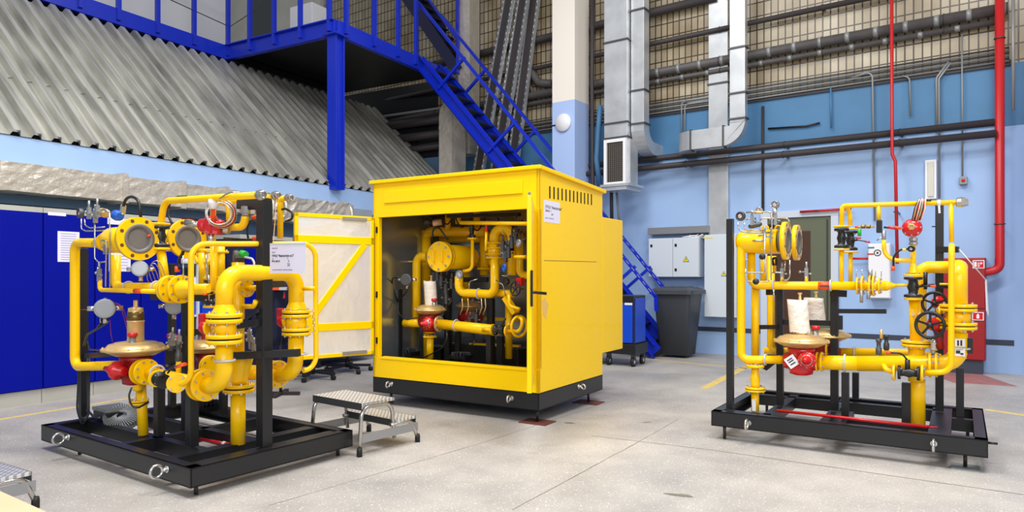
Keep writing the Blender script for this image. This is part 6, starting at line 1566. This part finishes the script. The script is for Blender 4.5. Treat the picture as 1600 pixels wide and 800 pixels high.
g.build('bin_body', 'bin', t)
g = MB(); rc_ = rnd([(bx0 - e - .05, -e - .06), 0, (bx1 + e + .05, by1 + .07), 0], .07); rd = rnd([(bx0 - e + .04, -e + .03), 0, (bx1 + e - .04, by1 - .03), 0], .07)
g.add([(x, y, h1 - .03) for x, y in rc_] + [(x, y, h1 + .03) for x, y in rc_] + [(x, y, h1 + .075) for x, y in rd], [(k * m + i, k * m + (i + 1) % m, (k + 1) * m + (i + 1) % m, (k + 1) * m + i) for k in (0, 1) for i in range(m)] + [list(range(2 * m, 3 * m)), list(range(m))])
g.build('bin_lid', 'bin', t)
for k in range(3): MB().box(bx0 + .06 + .15 * k, bx0 + .14 + .15 * k, .06, by1 - .1, h1 + .075, h1 + .085).build('lid_rib', 'bin', t, .003)
for u in (.0, by1 - .12): MB().lathe((bx0 - .03, u, .1), Y3, [(.0, 0), (.1, .0), (.1, .05), (0, .05)], 20).build('wheel', 'blackmat', t)
MB().box(bx1 - .14, bx1 - .03, -.02, -.004, .72, .83).build('bin_label', 'white_pl', t)
# blue tool cart with casters
Cf = gf(994, 574, 31)
t = Cf.empty('tool_cart', 'blue wheeled tool cart with black frame behind the yellow cabinet', 'tool cart')
z0 = .17; zt = CAMH - (462 - HOR) * Cf.y / FPX
MB().box(-1.0, -.03, .0, .45, z0 + .14, zt).build('cart_body', 'black', t, .008)
MB().box(-.96, -.05, -.014, 0, z0 + .16, zt - .1).build('cart_door', 'blue_cart', t, .004); MB().box(-.03, -.02, .03, .42, z0 + .16, zt - .04).build('side_panel', 'blue_cart', t, .003)
MB().box(-1.0, -.0, -.02, .47, z0, z0 + .14).build('cart_base', 'black', t, .008)
MB().box(-.16, -.05, -.018, -.014, zt - .13, zt - .1).build('name_strip', 'white_pl', t)
for u, v in ((-.06, .05), (-.06, .4), (-.95, .05), (-.95, .4), (-.42, .05)):
    w_ = MB().lathe((u - .02, v, .065), X3, [(.0, 0), (.065, .0), (.065, .04), (0, .04)], 20).build('caster', 'blackmat', t)
    MB().lathe((u + .02, v, .065), X3, [(.035, 0), (.03, .004), (.0, .005)], 14).build('caster_hub', 'chrome', w_); MB().box(u - .03, u + .03, v - .02, v + .02, .1, z0).build('caster_fork', 'galv_dark', t)
# step stools
def stool(F, label, s=1.):
    t = F.empty('step_stool', label, 'step stool')
    # u: along the tread (wide), v: from high step to low step
    wT = .56; r = .014
    MB().box(0, wT, .0, .30, .345, .365).build('upper_step', 'tread', t, .002); MB().box(.0, wT, .31, .51, .18, .2).build('lower_step', 'tread', t, .002)
    g = MB()
    for (y0, y1, z) in ((.0, .30, .345), (.31, .51, .18)): g.box(0, wT, y0 - .002, y0, z - .03, z + .02); g.box(0, wT, y1, y1 + .002, z - .03, z + .02)
    g.build('step_edge', 'galv_dark', t)
    for u in (.03, wT - .03):
        d = -.03 if u < .1 else .03
        MB().tube([(u + d, -.02, .03), (u + d * .6, .01, .335), (u + d * .6, .28, .335), (u + d * .6, .31, .02 + .05)], r, .08, n=10).build('leg', 'steel', t)
        MB().tube([(u + d * .6, .27, .17), (u + d * .6, .48, .17), (u + d, .53, .03)], r, .07, n=10).build('leg', 'steel', t)
        MB().box(u + d - .004, u + d + .004, 0, .53, .09, .15).build('side_strap', 'alu', t)
        for y in (-.02, .53): MB().lathe((u + d, y, .0), Z3, [(.02, 0), (.02, .04), (.017, .06), (.0, .061)], 12).build('rubber_foot', 'black_soft', t)
    return t
# the near foot stands at (576,716)/(643,690); top corner at (490,617)
D1 = (CAMH - .365) * FPX / (631 - HOR)
def wp(px, py, z): Dp = (CAMH - z) * FPX / (py - HOR); return V((px - 800) / FPX * Dp, Dp, z)
A_, B_, C_ = wp(568, 631, .365), wp(489, 617, .365), wp(617, 618, .365)
yaw = -math.degrees(math.atan2(A_.y - B_.y, A_.x - B_.x))
SF = Frame(B_.x, B_.y, yaw); stool(SF, 'aluminium two-step stool standing between the left rig and the yellow cabinet')
c_ = wp(49, 737, .2); SF2 = Frame(c_.x - .50 * math.cos(R(12)) - .52 * math.sin(R(-168)) * 0 + 0, c_.y, 0)
SF2 = Frame(c_.x - .56 * math.cos(R(31.5)) - .51 * math.sin(R(31.5)), c_.y + .56 * math.sin(R(31.5)) - .51 * math.cos(R(31.5)), 31.5)
stool(SF2, 'aluminium step stool cut off by the left edge of the photo')
# table corner bottom left
t = Frame(0, 0, 0).empty('wooden_table', 'pale wooden table top corner at the bottom left of the photo', 'table')
zt = .74; a = wp(0, 766, zt); b = wp(78, 801, zt)
d = (b - a).normalized(); nn = V(d.y, -d.x, 0); nn = -nn if nn.y > 0 else nn
pts = [a - d * .8, b + d * .35, b + d * .35 + nn * .5, a - d * .8 + nn * .5]
MB().prism([(p.x, p.y) for p in pts], zt - .025, zt).build('table_top', 'wood', t, .003)
for p in (a - d * .7 + nn * .08, b + d * .28 + nn * .08, a - d * .7 + nn * .42, b + d * .28 + nn * .42): MB().box(p.x - .02, p.x + .02, p.y - .02, p.y + .02, 0, zt - .025).build('leg', 'black', t)
# office chair bases behind the open door
def chair(px, py, yaw, label):
    F = gf(px, py, yaw); t = F.empty('office_chair', label, 'office chair')
    g = MB()
    for i in range(5):
        a = 2 * math.pi * i / 5; p = V(math.cos(a), math.sin(a), 0)
        g.bar(V(0, 0, .09) + p * .03, V(0, 0, .075) + p * .30, .045, .03)
    g.cyl((0, 0, .06), (0, 0, .14), .035, 12); g.build('star_base', 'black_soft', t)
    for i in range(5):
        a = 2 * math.pi * i / 5; MB().lathe((math.cos(a) * .3, math.sin(a) * .3 - .02, .028), Y3, [(0, 0), (.028, 0), (.028, .04), (0, .04)], 14).build('caster', 'blackmat', t)
    MB().cyl((0, 0, .14), (0, 0, .44), .02, 12).build('gas_lift', 'dark_pipe', t)
    MB().box(-.22, .22, -.22, .22, .44, .52).build('seat', 'dark_cloth', t, .03); MB().box(-.2, .2, .2, .27, .58, .98).build('backrest', 'dark_cloth', t, .03)
chair(488, 592, 20, 'office chair with a black star base behind the open cabinet door, left of the two')
chair(543, 581, 50, 'office chair with a black star base behind the open cabinet door, right of the two')
# navy jacket with orange strip hanging behind the rig
t = LW.empty('work_jacket', 'navy work jacket with orange and grey stripe hanging behind the left rig', 'jacket')
JF = LR; c = JF.v(440, 450, 1.9)
t.location = (0, 0, 0); t.rotation_euler = (0, 0, 0)
wD = 7.2; X = lambda px: (px - 800) / FPX * wD; Z = lambda py: CAMH + (HOR - py) / FPX * wD
g = MB(); n = 9; m = 8; vs = []
for j in range(m + 1):
    for i in range(n + 1):
        f = i / n; px = 418 + f * 36 + (j - 4) * .4; py = 436 + j * 13
        vs.append((X(px), wD + .06 * math.sin(f * 9 + j * .3) + .02 * j / m, Z(py)))
k = len(vs)
vs += [(x, y + .12, z) for x, y, z in vs]
fs = []
for j in range(m):
    for i in range(n): a = j * (n + 1) + i; fs += [(a, a + 1, a + n + 2, a + n + 1), (k + a, k + a + n + 1, k + a + n + 2, k + a + 1)]
edge = [i for i in range(n + 1)] + [(j + 1) * (n + 1) + n for j in range(m)] + [m * (n + 1) + i for i in range(n - 1, -1, -1)] + [j * (n + 1) for j in range(m - 1, 0, -1)]
fs += [(edge[i], edge[(i + 1) % len(edge)], k + edge[(i + 1) % len(edge)], k + edge[i]) for i in range(len(edge))]
g.add(vs, fs, True); g.build('jacket_body', 'dark_cloth', t)
MB().box(X(421), X(441), wD - .1, wD - .06, Z(453), Z(449)).build('orange_stripe', 'orange', t); MB().box(X(441), X(452), wD - .1, wD - .06, Z(453), Z(448)).build('grey_stripe', 'hose_grey', t)
MB().box(X(424), X(452), wD - .08, wD - .05, Z(448), Z(442)).build('collar', 'blue_cab', t)
g = MB(); c_ = (X(449), wD - .09, Z(462)); g.prism([(X(447), Z(466)), (X(450), Z(465)), (X(449), Z(456))], wD - .1, wD - .09, mapv); g.build('red_emblem', 'red', t)
MB().cyl((X(436), wD + .05, 0), (X(436), wD + .05, Z(436)), .015, 10).build('coat_stand_pole', 'dark_pipe', t)
g = MB(); g.bar((X(436) - .2, wD + .05, .02), (X(436) + .2, wD + .05, .02), .04, .03); g.bar((X(436), wD - .15, .02), (X(436), wD + .25, .02), .04, .03); g.build('coat_stand_foot', 'dark_pipe', t)
